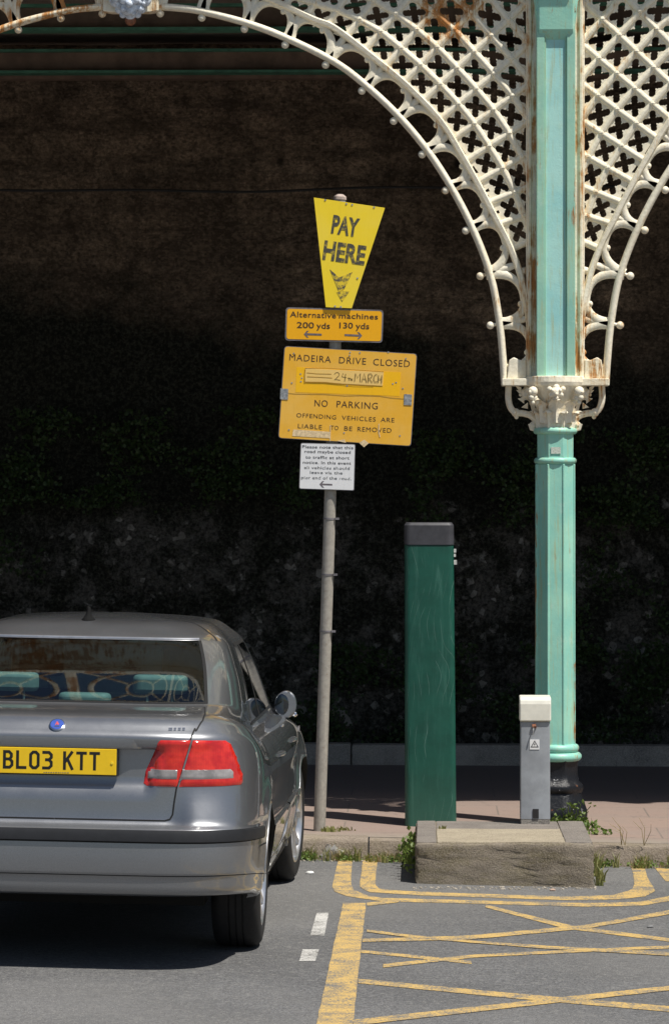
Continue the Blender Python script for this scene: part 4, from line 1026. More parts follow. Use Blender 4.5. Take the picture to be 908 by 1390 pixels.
M['aerial'] = simple('matt black', (.01, .01, .01), .8, spec=.1); M['mirror'] = simple('dark mirror glass', (.10, .11, .12), .06, 1.0, var=.02); M['plate'] = simple('yellow number plate', (.90, .58, .015), .35, var=.03)

LV = [  # zr, zs, zf, yr, W, yf, ycr, ycf, n, subdivisions up to next
 (.318,.21,.20,.085,.77,4.45,1.2,3.4,6.0,2),
 (.327,.215,.20,.035,.815,4.55,1.2,3.4,6.0,2),
 (.350,.25,.24,.012,.832,4.6,1.2,3.4,6.0,3),
 (.408,.31,.30,.006,.838,4.62,1.2,3.4,6.0,2),
 (.419,.32,.31,-.004,.840,4.62,1.2,3.4,6.0,4),
 (.48,.42,.40,-.008,.844,4.62,1.2,3.4,6.0,4),
 (.556,.50,.46,-.004,.846,4.62,1.2,3.4,6.0,3),
 (.592,.53,.49,.000,.847,4.61,1.2,3.4,6.0,2),
 (.607,.545,.51,.004,.847,4.60,1.2,3.4,6.0,2),
 (.618,.56,.53,.062,.847,4.59,1.2,3.4,6.0,2),
 (.64,.58,.56,.082,.847,4.58,1.2,3.4,6.0,5),
 (.783,.68,.60,.094,.846,4.56,1.2,3.4,5.6,7),
 (.922,.79,.66,.098,.838,4.52,1.2,3.4,5.2,5),
 (.988,.84,.70,.086,.824,4.47,1.2,3.4,4.8,4),
 (1.026,.875,.73,.116,.802,4.40,1.25,3.3,4.6,3),
 (1.060,.90,.76,.155,.776,4.25,1.3,3.2,4.5,3),
 (1.078,.915,.80,.215,.755,4.05,1.4,3.1,4.5,3),
 (1.088,.925,.87,.40,.735,3.8,1.55,3.0,4.7,3),
 (1.098,.94,.94,.615,.722,3.5,1.7,2.9,5,1),      # 18 glasshouse base
 (1.106,.952,.95,.632,.718,3.47,1.7,2.9,5,12),
 (1.245,1.14,1.15,.98,.672,3.08,1.85,2.65,5,12),
 (1.353,1.305,1.30,1.285,.612,2.80,1.95,2.5,5,1),
 (1.365,1.327,1.315,1.32,.600,2.76,1.97,2.5,5,3),
 (1.387,1.362,1.345,1.40,.566,2.68,2.0,2.45,4.4,4),
 (1.420,1.412,1.385,1.55,.490,2.56,2.03,2.4,3.6,4),
 (1.434,1.431,1.42,1.75,.34,2.43,2.07,2.3,3,3),
 (1.441,1.441,1.44,2.0,.14,2.3,2.12,2.22,2.4,2),
 (1.443,1.443,1.443,2.12,.01,2.22,2.15,2.2,2,0)]
LVA = np.array([l[:9] for l in LV]); knots = np.arange(len(LV))
def pchip(y):
    d = np.diff(y, axis=0); m = np.zeros_like(y)
    for i in range(1, len(y)-1):
        a, b = d[i-1], d[i]; ok = (a*b) > 0
        m[i] = np.where(ok, 2*a*b/np.where(ok, a+b, 1), 0)
    m[0], m[-1] = d[0], d[-1]; return m
LVA[:16, 4] += .010
LM = pchip(LVA)
def level(v):
    i = min(int(v), len(LV)-2); t = v-i; h = [2*t**3-3*t**2+1, t**3-2*t**2+t, -2*t**3+3*t**2, t**3-t**2]
    return LVA[i]*h[0]+LM[i]*h[1]+LVA[i+1]*h[2]+LM[i+1]*h[3]
_tab = {}
def unit(u, n):
    k = round(n, 2)
    if k not in _tab:
        a = .5*(1-np.cos(np.linspace(0, math.pi, 2001)))*math.pi/2
        # dense near both ends
        sx = np.sin(a)**(2/k); cy = np.cos(a)**(2/k); l = np.r_[0, np.cumsum(np.hypot(np.diff(sx), np.diff(cy)))]; _tab[k] = (l/l[-1], sx, cy)
    l, sx, cy = _tab[k]; return float(np.interp(u, l, sx)), float(np.interp(u, l, cy))
def sstep(a, b, x): t = max(0, min(1, (x-a)/(b-a))); return t*t*(3-2*t)
def csurf(v, u):
    zr, zs, zf, yr, W, yf, ycr, ycf, n = level(v)
    if u <= 1: sx, cy = unit(u, n); x = W*sx; y = ycr-(ycr-yr)*cy
    elif u < 2: x = W; y = ycr+(ycf-ycr)*(u-1)
    else: sx, cy = unit(3-u, n); x = W*sx; y = ycf+(yf-ycf)*cy
    z = zr+(zs-zr)*sstep(.45, 1.05, u)+(zf-zs)*sstep(1.85, 2.7, u)
    if u > 1.0 and u < 2: x += .006*math.sin(math.pi*(u-1))*(1 if v < 15 else 0)
    if u > .9: x -= .038*(1-sstep(.22, .60, z))*sstep(.9, 1.1, u)
    # flare round the wheels
    if v < 13:
        for yw in (1.0, 3.675):
            r = math.hypot(y-yw, z-.315); x += .014*math.exp(-((r-.37)/.07)**2) if z > .25 else 0
    # body side crease and hollow
    if v < 15 and .9 < u < 2.1: x -= .014*math.exp(-((z-.62)/.09)**2)
    if u < 1 and .6 < z < .86: y -= .034*sstep(.50, .60, x)*(1-sstep(.62, .80, z))*(1-sstep(.0, .012, .618-z))
    # number plate recess
    if u < .62 and .68 < z < 1.0 and y < .4:
        top, bot = .948, .778; wx = .405+(z-bot)*.22
        k = sstep(bot-.012, bot+.015, z)*(1-sstep(top-.006, top+.006, z))*(1-sstep(wx-.012, wx+.02, x))
        y += .032*k
    return Vector((x, y, z))
vs_ = []
for i, l in enumerate(LV[:-1]):
    for k in range(l[9]): vs_.append(i+k/l[9])
vs_.append(len(LV)-1)
UG = .462      # edge of the rear glass
us_ = list(np.linspace(0, UG, 30))+list(np.linspace(UG, 1.0, 34)[1:])+list(np.linspace(1, 2, 66)[1:])+list(np.linspace(2, 2.35, 12)[1:])+list(np.linspace(2.35, 3, 22)[1:])
us_ = sorted(set([round(float(u), 5) for u in us_]+[1.06, 1.47, 1.53]))
grid = [[csurf(v, u) for u in us_] for v in vs_]
NVv, NU = len(vs_), len(us_)
RA = .345; WHEELS = (1.0, 3.675); ZW = .317
def build_body():
    body = MB(); glass = {'rear_window': MB(), 'side_window': MB(), 'quarter_window': MB(), 'windscreen': MB()}; trim = MB()
    V = [[p.copy() for p in r] for r in grid]; hole = [[False]*NU for _ in range(NVv)]
    for j in range(NVv):
        for i in range(NU):
            p = V[j][i]
            if vs_[j] < 14 and p.x > .55:
                for yw in WHEELS:
                    r = math.hypot(p.y-yw, p.z-ZW)
                    if r < RA: hole[j][i] = True
    faces = []; skirt = []
    for j in range(NVv-1):
        for i in range(NU-1):
            q = ((j, i), (j, i+1), (j+1, i+1), (j+1, i)); h = [hole[a][b] for a, b in q]
            if all(h): continue
            for (a, b), hh in zip(q, h):
                if hh:
                    p = V[a][b]
                    yw = min(WHEELS, key=lambda w: abs(w-p.y)); d = Vector((p.y-yw, p.z-ZW)); r = d.length
                    if r < RA-1e-4 and r > .05: V[a][b] = Vector((p.x, yw+d.x/r*RA, ZW+d.y/r*RA))
            v, u = (vs_[j]+vs_[j+1])/2, (us_[i]+us_[i+1])/2; k = 'body'
            if 19 <= v < 21:
                if u < UG: k = 'rear_window'
                elif 1.06 < u < 1.47: k = 'quarter_window' 
                elif 1.53 < u < 2.12: k = 'side_window'
                elif u > 2.35: k = 'windscreen'
            elif 18 <= v < 19 and (u < UG): k = 'trim'
            faces.append((k, q))
    def emit(mb, qs, off=0.0):
        ids = {}; 
        for q in qs:
            f = []
            for key in q:
                if key not in ids: ids[key] = len(mb.v); mb.v.append(tuple(V[key[0]][key[1]]))
                f.append(ids[key])
            mb.f.append(tuple(f)); mb.m.append(0)
    emit(body, [q for k, q in faces if k in ('body', 'trim')])
    # mirror
    o = len(body.v); body.v += [(-x, y, z) for x, y, z in body.v]; body.f += [tuple(i+o for i in f[::-1]) for f in body.f[:]]; body.m += body.m[:]
    out = {'body': body}
    for g_ in glass:
        emit(glass[g_], [q for k, q in faces if k == g_]); 
    for g_ in ('rear_window', 'windscreen'):
        b = glass[g_]; o = len(b.v); b.v += [(-x, y, z) for x, y, z in b.v]; b.f += [tuple(i+o for i in f[::-1]) for f in b.f[:]]; b.m += b.m[:]
    out.update(glass); return out
CB = build_body()
# probe surface used to lay lamps, strips and shut lines on the bodywork
_pv, _pf = [], []
for j in range(NVv):
    for i in range(NU): _pv.append(grid[j][i])
_pf = [(j*NU+i, j*NU+i+1, (j+1)*NU+i+1, (j+1)*NU+i) for j in range(NVv-1) for i in range(NU-1)]
BVH = BVHTree.FromPolygons(_pv, _pf)
def rear(x, z, off=0.0):
    p, n_, _, _ = BVH.ray_cast(Vector((x, -2, z)), Vector((0, 1, 0)))
    if p is None: p, n_, _, _ = BVH.find_nearest(Vector((x, .5, z)))
    if n_.y > 0: n_ = -n_
    return p+n_*off
def side(y, z, off=0.0):
    p, n_, _, _ = BVH.ray_cast(Vector((2, y, z)), Vector((-1, 0, 0)))
    if p is None: p, n_, _, _ = BVH.find_nearest(Vector((.85, y, z)))
    if n_.x < 0: n_ = -n_
    return p+n_*off
def top(x, y, off=0.0):
    p, n_, _, _ = BVH.ray_cast(Vector((x, y, 3)), Vector((0, 0, -1)))
    if n_.z < 0: n_ = -n_
    return p+n_*off
def ribbon(mb, pts, w, nrmf, n=1, mir=True):
    """flat strip along surface points; nrmf gives direction across"""
    P = pts; L = []
    for i, p in enumerate(P):
        t = (P[min(i+1, len(P)-1)]-P[max(i-1, 0)]).normalized(); q, nn, _, _ = BVH.find_nearest(p)
        s = t.cross(nn).normalized()*w/2; L += [p+s, p-s]
    f = [(2*i, 2*i+1, 2*i+3, 2*i+2) for i in range(len(P)-1)]
    mb.add(L, f)
    if mir: mb.add([(-a.x, a.y, a.z) for a in L], [x[::-1] for x in f])
def dens(pts, step=.012):
    out = []
    for a, b in zip(pts[:-1], pts[1:]):
        n_ = max(1, int(math.dist(a, b)/step))
        out += [(a[0]+(b[0]-a[0])*k/n_, a[1]+(b[1]-a[1])*k/n_) for k in range(n_)]
    return out+[pts[-1]]

# the car stands nose to the kerb
DC = 15.3; gp0 = at(72, 1295, DC*math.cos(0)); 
ux = (72-CX)/FP; cx_, cy_ = DC*(ux*math.cos(TH)-math.sin(TH)), DC*(ux*math.sin(TH)+math.cos(TH))
cx_ -= .016
car = thing('parked_car', 'silver grey saloon car parked nose to the kerb at the lower left', 'car', (cx_, cy_, gz(cx_, cy_)))
car.rotation_euler = (0, math.atan(.018), R_(-1.25))
def kpart(m, name, mat, par=None, **k): return m.build(name, mat, par or car, **k)
body = kpart(CB['body'], 'body', M['paint'], smooth=True, sharp=60, fix=False)
kpart(CB['rear_window'], 'rear_window', M['glass'], smooth=True, fix=False)
kpart(CB['windscreen'], 'windscreen', M['glass'], smooth=True, fix=False)
for nm in ('side_window', 'quarter_window'):
    src = CB[nm]; kpart(src, nm, M['sideglass'], smooth=True, fix=False)
    c = MB(); c.v = [(-x, y, z) for x, y, z in src.v]; c.f = [f[::-1] for f in src.f]; c.m = src.m[:]; kpart(c, nm, M['sideglass'], smooth=True, fix=False)
# black seals round the glass, thick enough to read
def seal(pth, w=.012, off=.0015, mat='blackgap', name='window_seal'):
    m = MB(); ribbon(m, [csurf(v, u)+Vector((0, 0, 0)) for v, u in pth], w, None); 
    for i, q in enumerate(m.v):
        p, nn, _, _ = BVH.find_nearest(Vector((abs(q[0]), q[1], q[2])))
        nn = nn if nn.dot(Vector((abs(q[0]), q[1], q[2]))-Vector((0, 2, .6))) > 0 else -nn
        s = math.copysign(1, q[0]); m.v[i] = (q[0]+s*nn.x*off, q[1]+nn.y*off, q[2]+nn.z*off)
    kpart(m, name, M[mat])
seal([(19, u) for u in np.linspace(0, UG, 30)]+[(v, UG) for v in np.linspace(19, 21, 20)], .016, .0012)
seal([(21.05, u) for u in np.linspace(0, UG, 30)], .022, .0022, 'chrome', 'roof_trim')
seal([(v, 1.06) for v in np.linspace(19, 21, 18)]+[(21, u) for u in np.linspace(1.06, 2.12, 40)], .018, .0015)
seal([(18.7, u) for u in np.linspace(1.0, 2.2, 44)], .012, .003, 'rubber', 'belt_trim')
seal([(v, 1.5) for v in np.linspace(19, 21, 18)], .05, .0012, 'blackgap', 'door_pillar')
seal([(v, .565+(v-15)*.0) for v in np.linspace(21.0, 25.2, 22)], .011, .0012, 'blackgap', 'roof_channel')
rt = MB(); rt.tube([csurf(21.25, u)+Vector((0, -.002, .002)) for u in np.linspace(UG, 0, 40)][:-1]+[Vector((-p.x, p.y, p.z)) for p in [csurf(21.25, u)+Vector((0, -.002, .002)) for u in np.linspace(0, UG, 40)]], .006, 8); kpart(rt, 'roof_trim', M['alloy'], smooth=True)
# shut lines
lid = dens([(.0006, .641), (.47, .641), (.492, .648), (.503, .668), (.508, .72), (.516, .778), (.536, .86), (.570, .985), (.584, 1.03)])
gap = MB(); ribbon(gap, [rear(x, z, .0015) for x, z in lid], .007, None); kpart(gap, 'boot_gap', M['blackgap']); gap = MB()
tl = [rear(.584, 1.03)]+[top(x, y) for x, y in dens([(.590, .165), (.612, .25), (.612, .36), (.600, .50), (.588, .625)])]
ribbon(gap, [p+Vector((0, 0, .0018)) for p in tl], .007, None); kpart(gap, 'lid_gap', M['blackgap']); gap = MB()
ribbon(gap, [csurf(3.5, u)+Vector((0, -.0015, 0)) if u < .7 else csurf(3.5, u)+Vector((.0015, -.001, 0)) for u in np.linspace(0, 1.0, 60)], .004, None); kpart(gap, 'bumper_seam', M['blackgap'])
for vv in (5.97, 7.88):
    gap = MB(); ribbon(gap, [csurf(vv, u)+Vector((0, -.0025, 0)) for u in np.linspace(0, .74, 60)], .005, None); kpart(gap, 'strip_seam', M['blackgap'])
def sl_(pts, w=.006):
    for s in (1, -1):
        g = MB(); ribbon(g, [side(y, z, .0015) for y, z in dens(pts)], w, None, mir=False)
        if s < 0: g.v = [(-x, y, z) for x, y, z in g.v]
        kpart(g, 'door_gap', M['blackgap'])
sl_([(1.62, .91), (1.60, .80), (1.50, .70), (1.40, .60), (1.44, .35), (1.50, .27)]); sl_([(2.52, .90), (2.54, .6), (2.50, .25)]); sl_([(3.35, .88), (3.42, .7), (3.40, .26)]); sl_([(1.50, .265), (3.40, .255)])
sl_([(.50, .50), (.66, .50)]); sl_([(1.16, .76), (1.16, .86), (1.02, .865), (.99, .82), (1.02, .75), (1.16, .76)], .004)
# bumper rub strip wrapping the corners
st_ = MB(); N = 80; vs2 = []
for k in range(N+1):
    u = .74*k/N
    for v, o in ((6.0, .0), (6.06, .012), (6.8, .014), (7.8, .012), (7.88, .0)):
        p = csurf(v, u); q, nn, _, _ = BVH.find_nearest(p); nn = nn if nn.y < 0 or (abs(nn.y) < .2 and nn.x > 0) else -nn
        vs2.append(p+nn*(o*(1 if k < N-1 else .3)))
f = [(k*5+i, (k+1)*5+i, (k+1)*5+i+1, k*5+i+1) for k in range(N) for i in range(4)]
st_.add(vs2, f); st_.add([(-a.x, a.y, a.z) for a in vs2], [x[::-1] for x in f]); kpart(st_, 'bumper_strip', M['rubber'], smooth=True, sharp=50)
for y0, y1 in ((1.42, 2.50), (2.56, 3.38)):
    vs2 = []; N = 30
    for k in range(N+1):
        y = y0+(y1-y0)*k/N
        for z, o in ((.475, 0), (.48, .010), (.505, .012), (.51, 0)): vs2.append(side(y, z, o))
    f = [(k*4+i, (k+1)*4+i, (k+1)*4+i+1, k*4+i+1) for k in range(N) for i in range(3)]
    for s in (1, -1): ss = MB(); ss.add([(s*a.x, a.y, a.z) for a in vs2], f); kpart(ss, 'side_moulding', M['paint'], smooth=True)
# boot handle strip above the plate
hb = MB(); vs2 = []; N = 40
for k in range(-N, N+1):
    x = .385*k/N; e = min(1, (1-abs(k)/N)*8); zb_ = .944; zt_ = .992
    for z, o in ((zb_, .0), (zb_, .009*e+.001), (zb_+.010, .013*e+.001), (zt_-.008, .011*e+.001), (zt_, .002), (zt_, -.004)):
        p = rear(abs(x), 1.005, 0); p = Vector((x*(1-.06*(zt_-z)/.05), p.y-o+.004, z)); vs2.append(p)
m_ = 6; hb.add(vs2, [(k*m_+i, (k+1)*m_+i, (k+1)*m_+i+1, k*m_+i+1) for k in range(2*N) for i in range(m_-1)]+[tuple(range(m_)), tuple(range(2*N*m_+m_-1, 2*N*m_-1, -1))])
kpart(hb, 'boot_handle', M['paint'], smooth=True, sharp=40)
hl = MB(); ribbon(hl, [Vector((x, rear(abs(x), 1.005).y-.004, .9945)) for x in np.linspace(-.39, .39, 60)], .004, None, mir=False); kpart(hl, 'handle_gap', M['blackgap'])
# tail lamps
def lens(poly, off, zcuts=()):
    """patch of bodywork over polygon (x,z)"""
    bm = bmesh.new(); vsx = [bm.verts.new((x, 0, z)) for x, z in poly]; bm.faces.new(vsx)
    for axis, lo, hi, stp in (((1, 0, 0), .3, .9, .012), ((0, 0, 1), .76, 1.01, .012)):
        c = lo
        while c < hi:
            bmesh.ops.bisect_plane(bm, geom=list(bm.verts)+list(bm.edges)+list(bm.faces), plane_co=(c if axis[0] else 0, 0, c if axis[2] else 0), plane_no=axis); c += stp
    bm.verts.index_update(); V = [v.co.copy() for v in bm.verts]; F = [tuple(v.index for v in f.verts) for f in bm.faces]
    B = [v.is_boundary for v in bm.verts]; bm.free()
    return [rear(p.x, p.z, off if not b else off*.2) for p, b in zip(V, B)], F
def rlow(poly, sgn, mat, name, par, off=.007):
    v, f = lens(poly, off); m = MB(); m.add([(sgn*p.x, p.y, p.z) for p in v], f); return kpart(m, name, mat, par, smooth=True, sharp=50)
inner = [(0.374,0.795),(0.381,0.847),(0.436,0.974),(0.446,0.983),(0.572,0.983),(0.549,0.902),(0.518,0.785),(0.389,0.786)]
outer = [(0.527,0.785),(0.558,0.902),(0.581,0.983),(0.711,0.979),(0.734,0.962),(0.751,0.922),(0.779,0.842),(0.786,0.800),(0.779,0.787)]
for s in (1, -1):
    lo = rlow(inner, s, M['red'], 'lid_lamp', car); lo['label'] = 'red lamp on the boot lid'
    rlow([(0.388,0.809),(0.389,0.847),(0.401,0.860),(0.528,0.860),(0.513,0.809)], s, M['clearlens'], 'clear_lens', lo, .0085)
    ho = rlow(outer, s, M['red'], 'tail_lamp', car)
    rlow([(0.526,0.809),(0.540,0.860),(0.738,0.860),(0.754,0.820),(0.748,0.809)], s, M['clearlens'], 'clear_lens', ho, .0085)
# number plate
zp0, zp1 = .830, .941; yp = .091
def pfl(m, name, mat, par=None, **k): return kpart(m, name, mat, par, **k)
m = MB(); m.box((-.26, yp-.006, zp0), (.26, yp, zp0+.111)); npo = pfl(m, 'number_plate', M['plate'], bevel=.002)
m = MB(); m.box((-.266, yp, zp0-.005), (.266, yp+.03, zp0+.116)); kpart(m, 'plate_backing', M['rubber'], npo)
def glyph(mb, ch, x0, z0, w, h, y):
    uv, fs = fit_text(ch, .028); mb.add([(x0+a*w, y, z0+b*h) for a, b in uv], fs)
def stroke_poly(mb, pts, w, y, closed=False):
    """mitred stroke"""
    P = [Vector(p) for p in pts]; n = len(P); A, B = [], []
    for i in range(n):
        if closed: a, b = P[i-1], P[(i+1) % n]
        else: a, b = P[max(i-1, 0)], P[min(i+1, n-1)]
        d1 = (P[i]-a).normalized() if (P[i]-a).length > 0 else None; d2 = (b-P[i]).normalized() if (b-P[i]).length > 0 else None
        d1 = d1 or d2; d2 = d2 or d1; t = (d1+d2).normalized(); nn = Vector((-t.y, t.x)); c = max(.35, nn.dot(Vector((-d2.y, d2.x)))); A.append(P[i]+nn*w/2/c); B.append(P[i]-nn*w/2/c)
    vs = [(p.x, y, p.y) for p in A]+[(p.x, y, p.y) for p in B]; m_ = n if closed else n-1
    mb.add(vs, [(i, (i+1) % n, (i+1) % n+n, i+n) for i in range(m_)])
def uk(mb, ch, x0, z0, y):
    w, h, s = .045, .079, .0125; r = .010; a, b, c, d = x0+s/2, x0+w-s/2, z0+s/2, z0+h-s/2; mdl = (c+d)/2+.002
    def rr(*p): return list(p)
    if ch == '0': stroke_poly(mb, [(a+r,c),(b-r,c),(b,c+r),(b,d-r),(b-r,d),(a+r,d),(a,d-r),(a,c+r)], s, y, True)
    if ch == 'B':
        stroke_poly(mb, [(a,mdl),(a,d),(b-r-.003,d),(b-.003,d-r),(b-.003,mdl+r),(b-r,mdl),(b,mdl-r),(b,c+r),(b-r,c),(a,c),(a,mdl)], s, y); stroke_poly(mb, [(a+s/2,mdl),(b-s/2,mdl)], s, y+.0001)
    if ch == 'L': stroke_poly(mb, [(a,z0+h),(a,c),(x0+w,c)], s, y)
    if ch == '3':
        stroke_poly(mb, [(x0,d),(b-r,d),(b,d-r),(b,mdl+r),(b-r,mdl),(x0+.012,mdl)], s, y); stroke_poly(mb, [(b-r,mdl),(b,mdl-r),(b,c+r),(b-r,c),(x0,c)], s, y+.0001)
    if ch == 'K':
        stroke_poly(mb, [(a,z0),(a,z0+h)], s, y); stroke_poly(mb, [(a+.002,mdl-.008),(b+.001,z0+h)], s, y+.0001); stroke_poly(mb, [(a+.012,mdl+.006),(b+.002,z0)], s, y+.0002)
    if ch == 'T': stroke_poly(mb, [(x0,d),(x0+w,d)], s, y); stroke_poly(mb, [(x0+w/2,d),(x0+w/2,z0)], s, y+.0001)
m = MB(); xs = -.2245
for ch in 'BL03 KTT':
    if ch == ' ': xs += .033; continue
    uk(m, ch, xs, zp0+.019, yp-.0065); xs += .056
kpart(m, 'lettering', simple('plate black', (.012, .012, .012), .4), npo)
m = MB(); xx = -.05
while xx < .06: w_ = random.uniform(.004, .010); m.box((xx, yp-.0066, zp0+.005), (xx+w_, yp-.0061, zp0+.008)); xx += w_+.003
kpart(m, 'maker_line', M['grey_edge'], npo)
m = MB(); m.tube([(.242, yp-.009, zp0+.052), (.242, yp-.005, zp0+.052)], .0055, 12); kpart(m, 'screw_cap', M['y_bright'], npo)
# round badge
bp_ = rear(.0, 1.034, 0); _a, _b = rear(0, 1.018), rear(0, 1.05); _d = (_b-_a).normalized(); tz = Vector((0, -_d.z, _d.y)).normalized(); bp_ = rear(0, 1.034)+tz*.003
def disc(r, y0, y1, seg=28):
    q = tz.to_track_quat('Z', 'Y'); m = MB(); m.lathe([(r, y0), (r, y1-.0015), (r*.93, y1)], n=seg); m.v = [tuple(bp_+q @ Vector(v)) for v in m.v]; return m
kb_ = kpart(disc(.0335, -.008, .006), 'badge', M['chrome'], smooth=True, sharp=40)
kpart(disc(.0295, 0, .0068), 'badge_field', simple('badge blue', (.05, .10, .42), .25, coat=1), kb_)
m = MB(); q = tz.to_track_quat('Z', 'Y')
def bd(pts, z_): m.add([tuple(bp_+q @ Vector((x*.001*sx_, y*.001*sx_, z_))) for x, y in pts], [tuple(range(len(pts)))])
sx_ = 1.0; e_ = q @ Vector((0, 1, 0)); sx_ = 1 if e_.z > 0 else -1
bd([(-11,-15),(11,-15),(9,-9),(-9,-9)], .0073)
kpart(m, 'badge_silver', M['chrome'], kb_)
m = MB(); bd([(-9,-4),(-4,-6),(-3,1),(2,-5),(7,-3),(9,3),(5,5),(4,12),(-1,15),(-5,11),(-2,8),(-7,6),(-5,2)], .0074); kpart(m, 'badge_beast', simple('badge red', (.62, .10, .10), .3, coat=1), kb_)
m = MB(); xx = .475
for w_, g_ in ((.016, .006), (.010, .007), (.012, .006), (.011, 0)):
    for zz in (1.022, 1.029): m.add([rear(xx, zz, .002), rear(xx+w_, zz, .002), rear(xx+w_, zz+.0035, .002), rear(xx, zz+.0035, .002)], [(0, 1, 2, 3)])
    xx += w_+g_
kpart(m, 'model_mark', M['chrome'])
# aerial
ab = top(.0, 1.62); ab.x -= .045; ab = Vector((0, 0, 0)) if ab is None else ab
m = MB(); m.lathe([(.034, -.010), (.032, .003), (.023, .012), (.015, .024), (.011, .038), (.009, .055), (.002, .062)], c=(0, 0), n=16, sy=1.5)
m.v = [(x+ab.x, y+ab.y+.25*z, z+ab.z) for x, y, z in m.v]; kpart(m, 'aerial', M['aerial'], smooth=True)
# door mirrors
for s in (1, -1):
    m = MB(); c = Vector((.795, 3.12, .955)); m.ball((0, 0, 0), 1, 20, 14); m.v = [(s*(c.x+x*.060*(1 if x > 0 else .9)), c.y+max(y, -.25)*.095, c.z+z*.070*(1+.10*x)) for x, y, z in m.v]
    mo = kpart(m, 'door_mirror', M['paint'], smooth=True, sharp=50)
    g_ = MB(); g_.ball((0, 0, 0), 1, 20, 10); g_.v = [(s*(c.x+x*.036-.016), c.y-.0245+y*.004, c.z+z*.054) for x, y, z in g_.v]; kpart(g_, 'mirror_glass', M['mirror'], mo, smooth=True)
    a_ = MB(); a_.tube([(s*.70, 3.14, .90), (s*.74, 3.14, .905), (s*.77, 3.14, .92)], [.03, .028, .03], 10); kpart(a_, 'mirror_arm', M['rubber'], mo, smooth=True)
    n_ = MB(); n_.ball((s*(c.x+.05), c.y, c.z-.05), .014, 8, 6); kpart(n_, 'mirror_tip', M['chrome'], mo)
    for yy in (1.78, 2.72):
        h_ = MB(); pth = [side(yy-.02+k*.03, .80, .002+.018*math.sin(math.pi*min(1, max(0, k/7)))) for k in range(8)]
        h_.tube([(s*p.x, p.y, p.z) for p in pth], .009, 8); kpart(h_, 'door_handle', M['paint'], smooth=True)
    r_ = MB(); p = side(3.60, .80, .004); r_.box((s*p.x-.004, 3.56, .785), (s*p.x+.004, 3.62, .815)); kpart(r_, 'side_repeater', M['clearlens'])
# wheel arches, floor, wheels
for yw in WHEELS:
    for s in (1, -1):
        m = MB(); N = 40; vs2 = []
        for k in range(N+1):
            a = math.pi*(-.10+(1.09 if yw < 2 else 1.2)*k/N); yy, zz = yw+math.cos(a)*(RA), ZW+math.sin(a)*(RA)
            p = side(yy, max(zz, .24)); xx = p.x if p.x > .7 else .86
            for dx, rr in ((-.02, RA+.0), (.004, RA-.002), (.006, RA-.012), (-.01, RA-.014), (-.30, RA-.012)): vs2.append((s*(xx+dx), yw+math.cos(a)*rr, ZW+math.sin(a)*rr))
        m.add(vs2[:], [(k*5+i, (k+1)*5+i, (k+1)*5+i+1, k*5+i+1) for k in range(N) for i in range(2)]); kpart(m, 'arch_lip', M['paint'], smooth=True)
        m = MB(); m.add(vs2[:], [(k*5+i, (k+1)*5+i, (k+1)*5+i+1, k*5+i+1) for k in range(N) for i in (2, 3)]+[tuple(k*5+4 for k in range(N+1))]); kpart(m, 'arch_liner', M['blackgap'])
def wheel(yw, s):
    xo = .838; hub = bpy.data.objects.new('wheel', None)
    t_ = MB(); w_ = .215
    prof = []
    R0 = .317
    for r, x in ((.222, .006), (.232, 0), (.262, -.002), (.292, .004), (.308, .016), (.3145, .030), (.317, .045), (.317, .060)): prof.append((r, xo-x))
    for gx in (.075, .105, .135): prof += [(.317, xo-gx+.004), (.311, xo-gx+.003), (.311, xo-gx-.003), (.317, xo-gx-.004)]
    for r, x in ((.317, .17), (.3145, .185), (.308, .199), (.292, .211), (.262, w_+.002), (.232, w_), (.222, w_-.006)): prof.append((r, xo-x))
    t_.lathe(prof, c=(yw, R0), n=72, axis='x'); t_.f = t_.f[:-2]; t_.m = t_.m[:-2]
    if s < 0: t_.v = [(-x, y, z) for x, y, z in t_.v]
    def steer(m):
        if yw > 2:
            a = R_(-4.5); px0 = s*.74
            m.v = [(px0+(x-px0)*math.cos(a)-(y-yw)*math.sin(a), yw+(x-px0)*math.sin(a)+(y-yw)*math.cos(a), z) for x, y, z in m.v]
        return m
    to = kpart(steer(t_), 'wheel', M['tyre'], smooth=True, sharp=30)
    r_ = MB(); r_.lathe([(.224, xo-.012), (.222, xo-.004), (.214, xo-.003), (.206, xo-.012), (.200, xo-.035), (.195, xo-.16)], c=(yw, R0), n=60, axis='x')
    r_.f = r_.f[:-2]; r_.m = r_.m[:-2]
    for k in range(5):
        for da in (-.17, .17):
            a0_ = 2*math.pi*k/5+.3; vs2 = []
            for q in range(9):
                rr = .045+(.212-.045)*q/8; aa = a0_+da*(.6+.9*q/8); wd = .016+.004*q/8; xx = xo-.010-.020*math.sin(math.pi*q/8)*0-.014*(1-q/8)
                cy__, cz__ = math.cos(aa), math.sin(aa)
                for o, dx in ((-wd, -.022), (-wd*.7, 0), (wd*.7, 0), (wd, -.022)): vs2.append((xx+dx, yw+cy__*rr-cz__*o, R0+cz__*rr+cy__*o))
            r_.add(vs2, [(q*4+i, (q+1)*4+i, (q+1)*4+(i+1) % 4, q*4+(i+1) % 4) for q in range(8) for i in range(4)]+[(0, 1, 2, 3), (32, 33, 34, 35)])
    r_.lathe([(.062, xo-.045), (.060, xo-.018), (.050, xo-.010), (.034, xo-.008), (.030, xo-.004), (.0, xo-.003)], c=(yw, R0), n=24, axis='x')
    if s < 0: r_.v = [(-x, y, z) for x, y, z in r_.v]
    kpart(steer(r_), 'rim', M['alloy'], to, smooth=True, sharp=40)
    b_ = MB(); b_.lathe([(.14, xo-.09), (.14, xo-.07)], c=(yw, R0), n=32, axis='x')
    if s < 0: b_.v = [(-x, y, z) for x, y, z in b_.v]
    kpart(steer(b_), 'brake_disc', M['steel'], to)
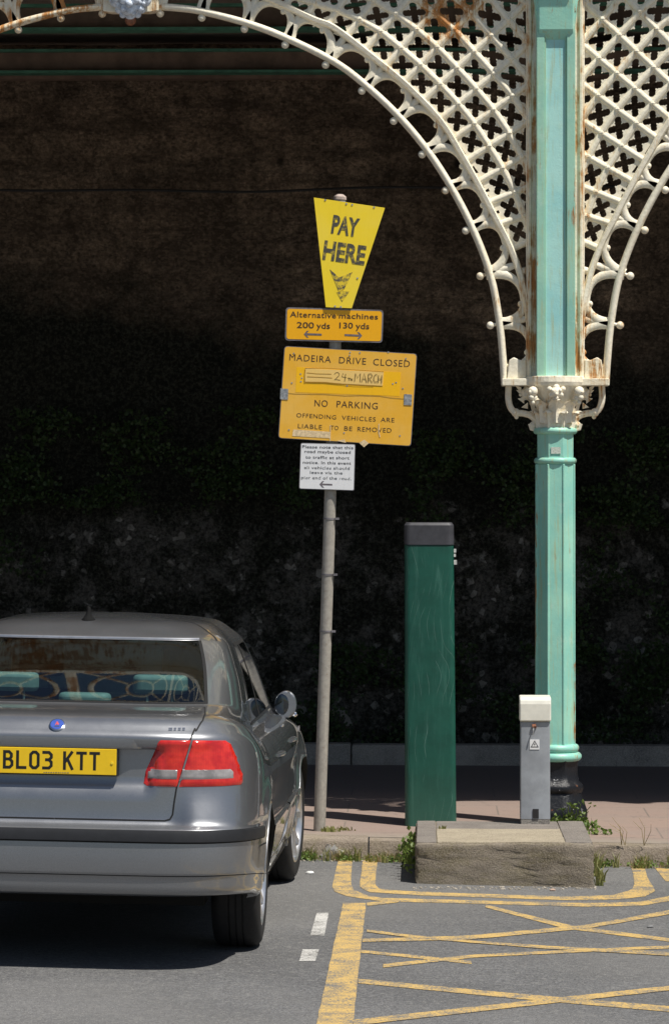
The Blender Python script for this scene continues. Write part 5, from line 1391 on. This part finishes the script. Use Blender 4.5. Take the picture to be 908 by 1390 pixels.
for yw in WHEELS:
    for s in (1, -1): wheel(yw, s)
m = MB(); m.box((-.60, .10, .34), (.60, .62, .38)); m.box((-.60, .62, .22), (.60, 4.4, .25)); m.box((-.80, 1.42, .22), (.80, 3.26, .25)); m.box((-.60, .60, .25), (.60, 1.4, .55)); kpart(m, 'underbody', M['blackgap'])
m = MB(); m.tube([(-.50, .12, .30), (-.50, .5, .31)], .03, 12); kpart(m, 'exhaust_pipe', M['steel'])
# cabin
m = MB(); m.box((-.56, .80, 1.05), (.56, 1.2, 1.062)); po = kpart(m, 'parcel_shelf', M['cabin']); m = MB(); m.box((-.50, .70, 1.085), (.50, .715, 1.10)); kpart(m, 'sunlit_shelf_strip', simple('painted shelf sunlight', (.55, .72, .68), .4), po)  # pale strip added: sunlight on the parcel shelf front, put into its colour
m = MB(); m.box((-.66, 1.2, .35), (.66, 1.42, 1.05)); m.box((-.66, 1.3, .3), (.66, 3.4, .34)); m.box((-.62, 3.1, .8), (.62, 3.45, .98)); kpart(m, 'rear_seat', M['cabin'], bevel=.03)
def headrest(x, y, z, w, h):
    m = MB(); r = rrect(w, .10, .045, 5); frust(m, r, r, x, x, z, z+h); m.v = [(a, b+y, c) for a, b, c in m.v]; o = kpart(m, 'headrest', M['seat'], smooth=True, bevel=.02, seg=3)
    if h > .08:
        for s in (-.06, .06):
            p = MB(); p.tube([(x+s*w/.26, y, z-.11), (x+s*w/.26, y, z+.01)], .007, 8); kpart(p, 'stem', M['chrome'], o)
headrest(-.34, 1.17, 1.115, .25, .085); headrest(.34, 1.17, 1.115, .25, .085); headrest(0, 1.14, 1.065, .24, .05)
for x in (-.37, .37):
    headrest(x, 2.32, 1.12, .26, .16); m = MB(); r = rrect(.46, .14, .05, 5); frust(m, r, rrect(.38, .12, .05, 5), x, x, .45, 1.06); m.v = [(a, b+2.30, c) for a, b, c in m.v]; kpart(m, 'front_seat', M['cabin'], smooth=True)
m = MB(); m.box((-.02, 2.93, 1.255), (.19, 2.95, 1.32)); kpart(m, 'interior_mirror', simple('mirror grey', (.45, .5, .48), .3), bevel=.01)
m = MB(); 
rg_ = MB(); rg_.tube([(.37+.18*math.cos(a), 2.98, .98+.17*math.sin(a)) for a in np.linspace(0, 2*math.pi, 30)], .014, 8); kpart(rg_, 'steering_wheel', M['cabin'], smooth=True)
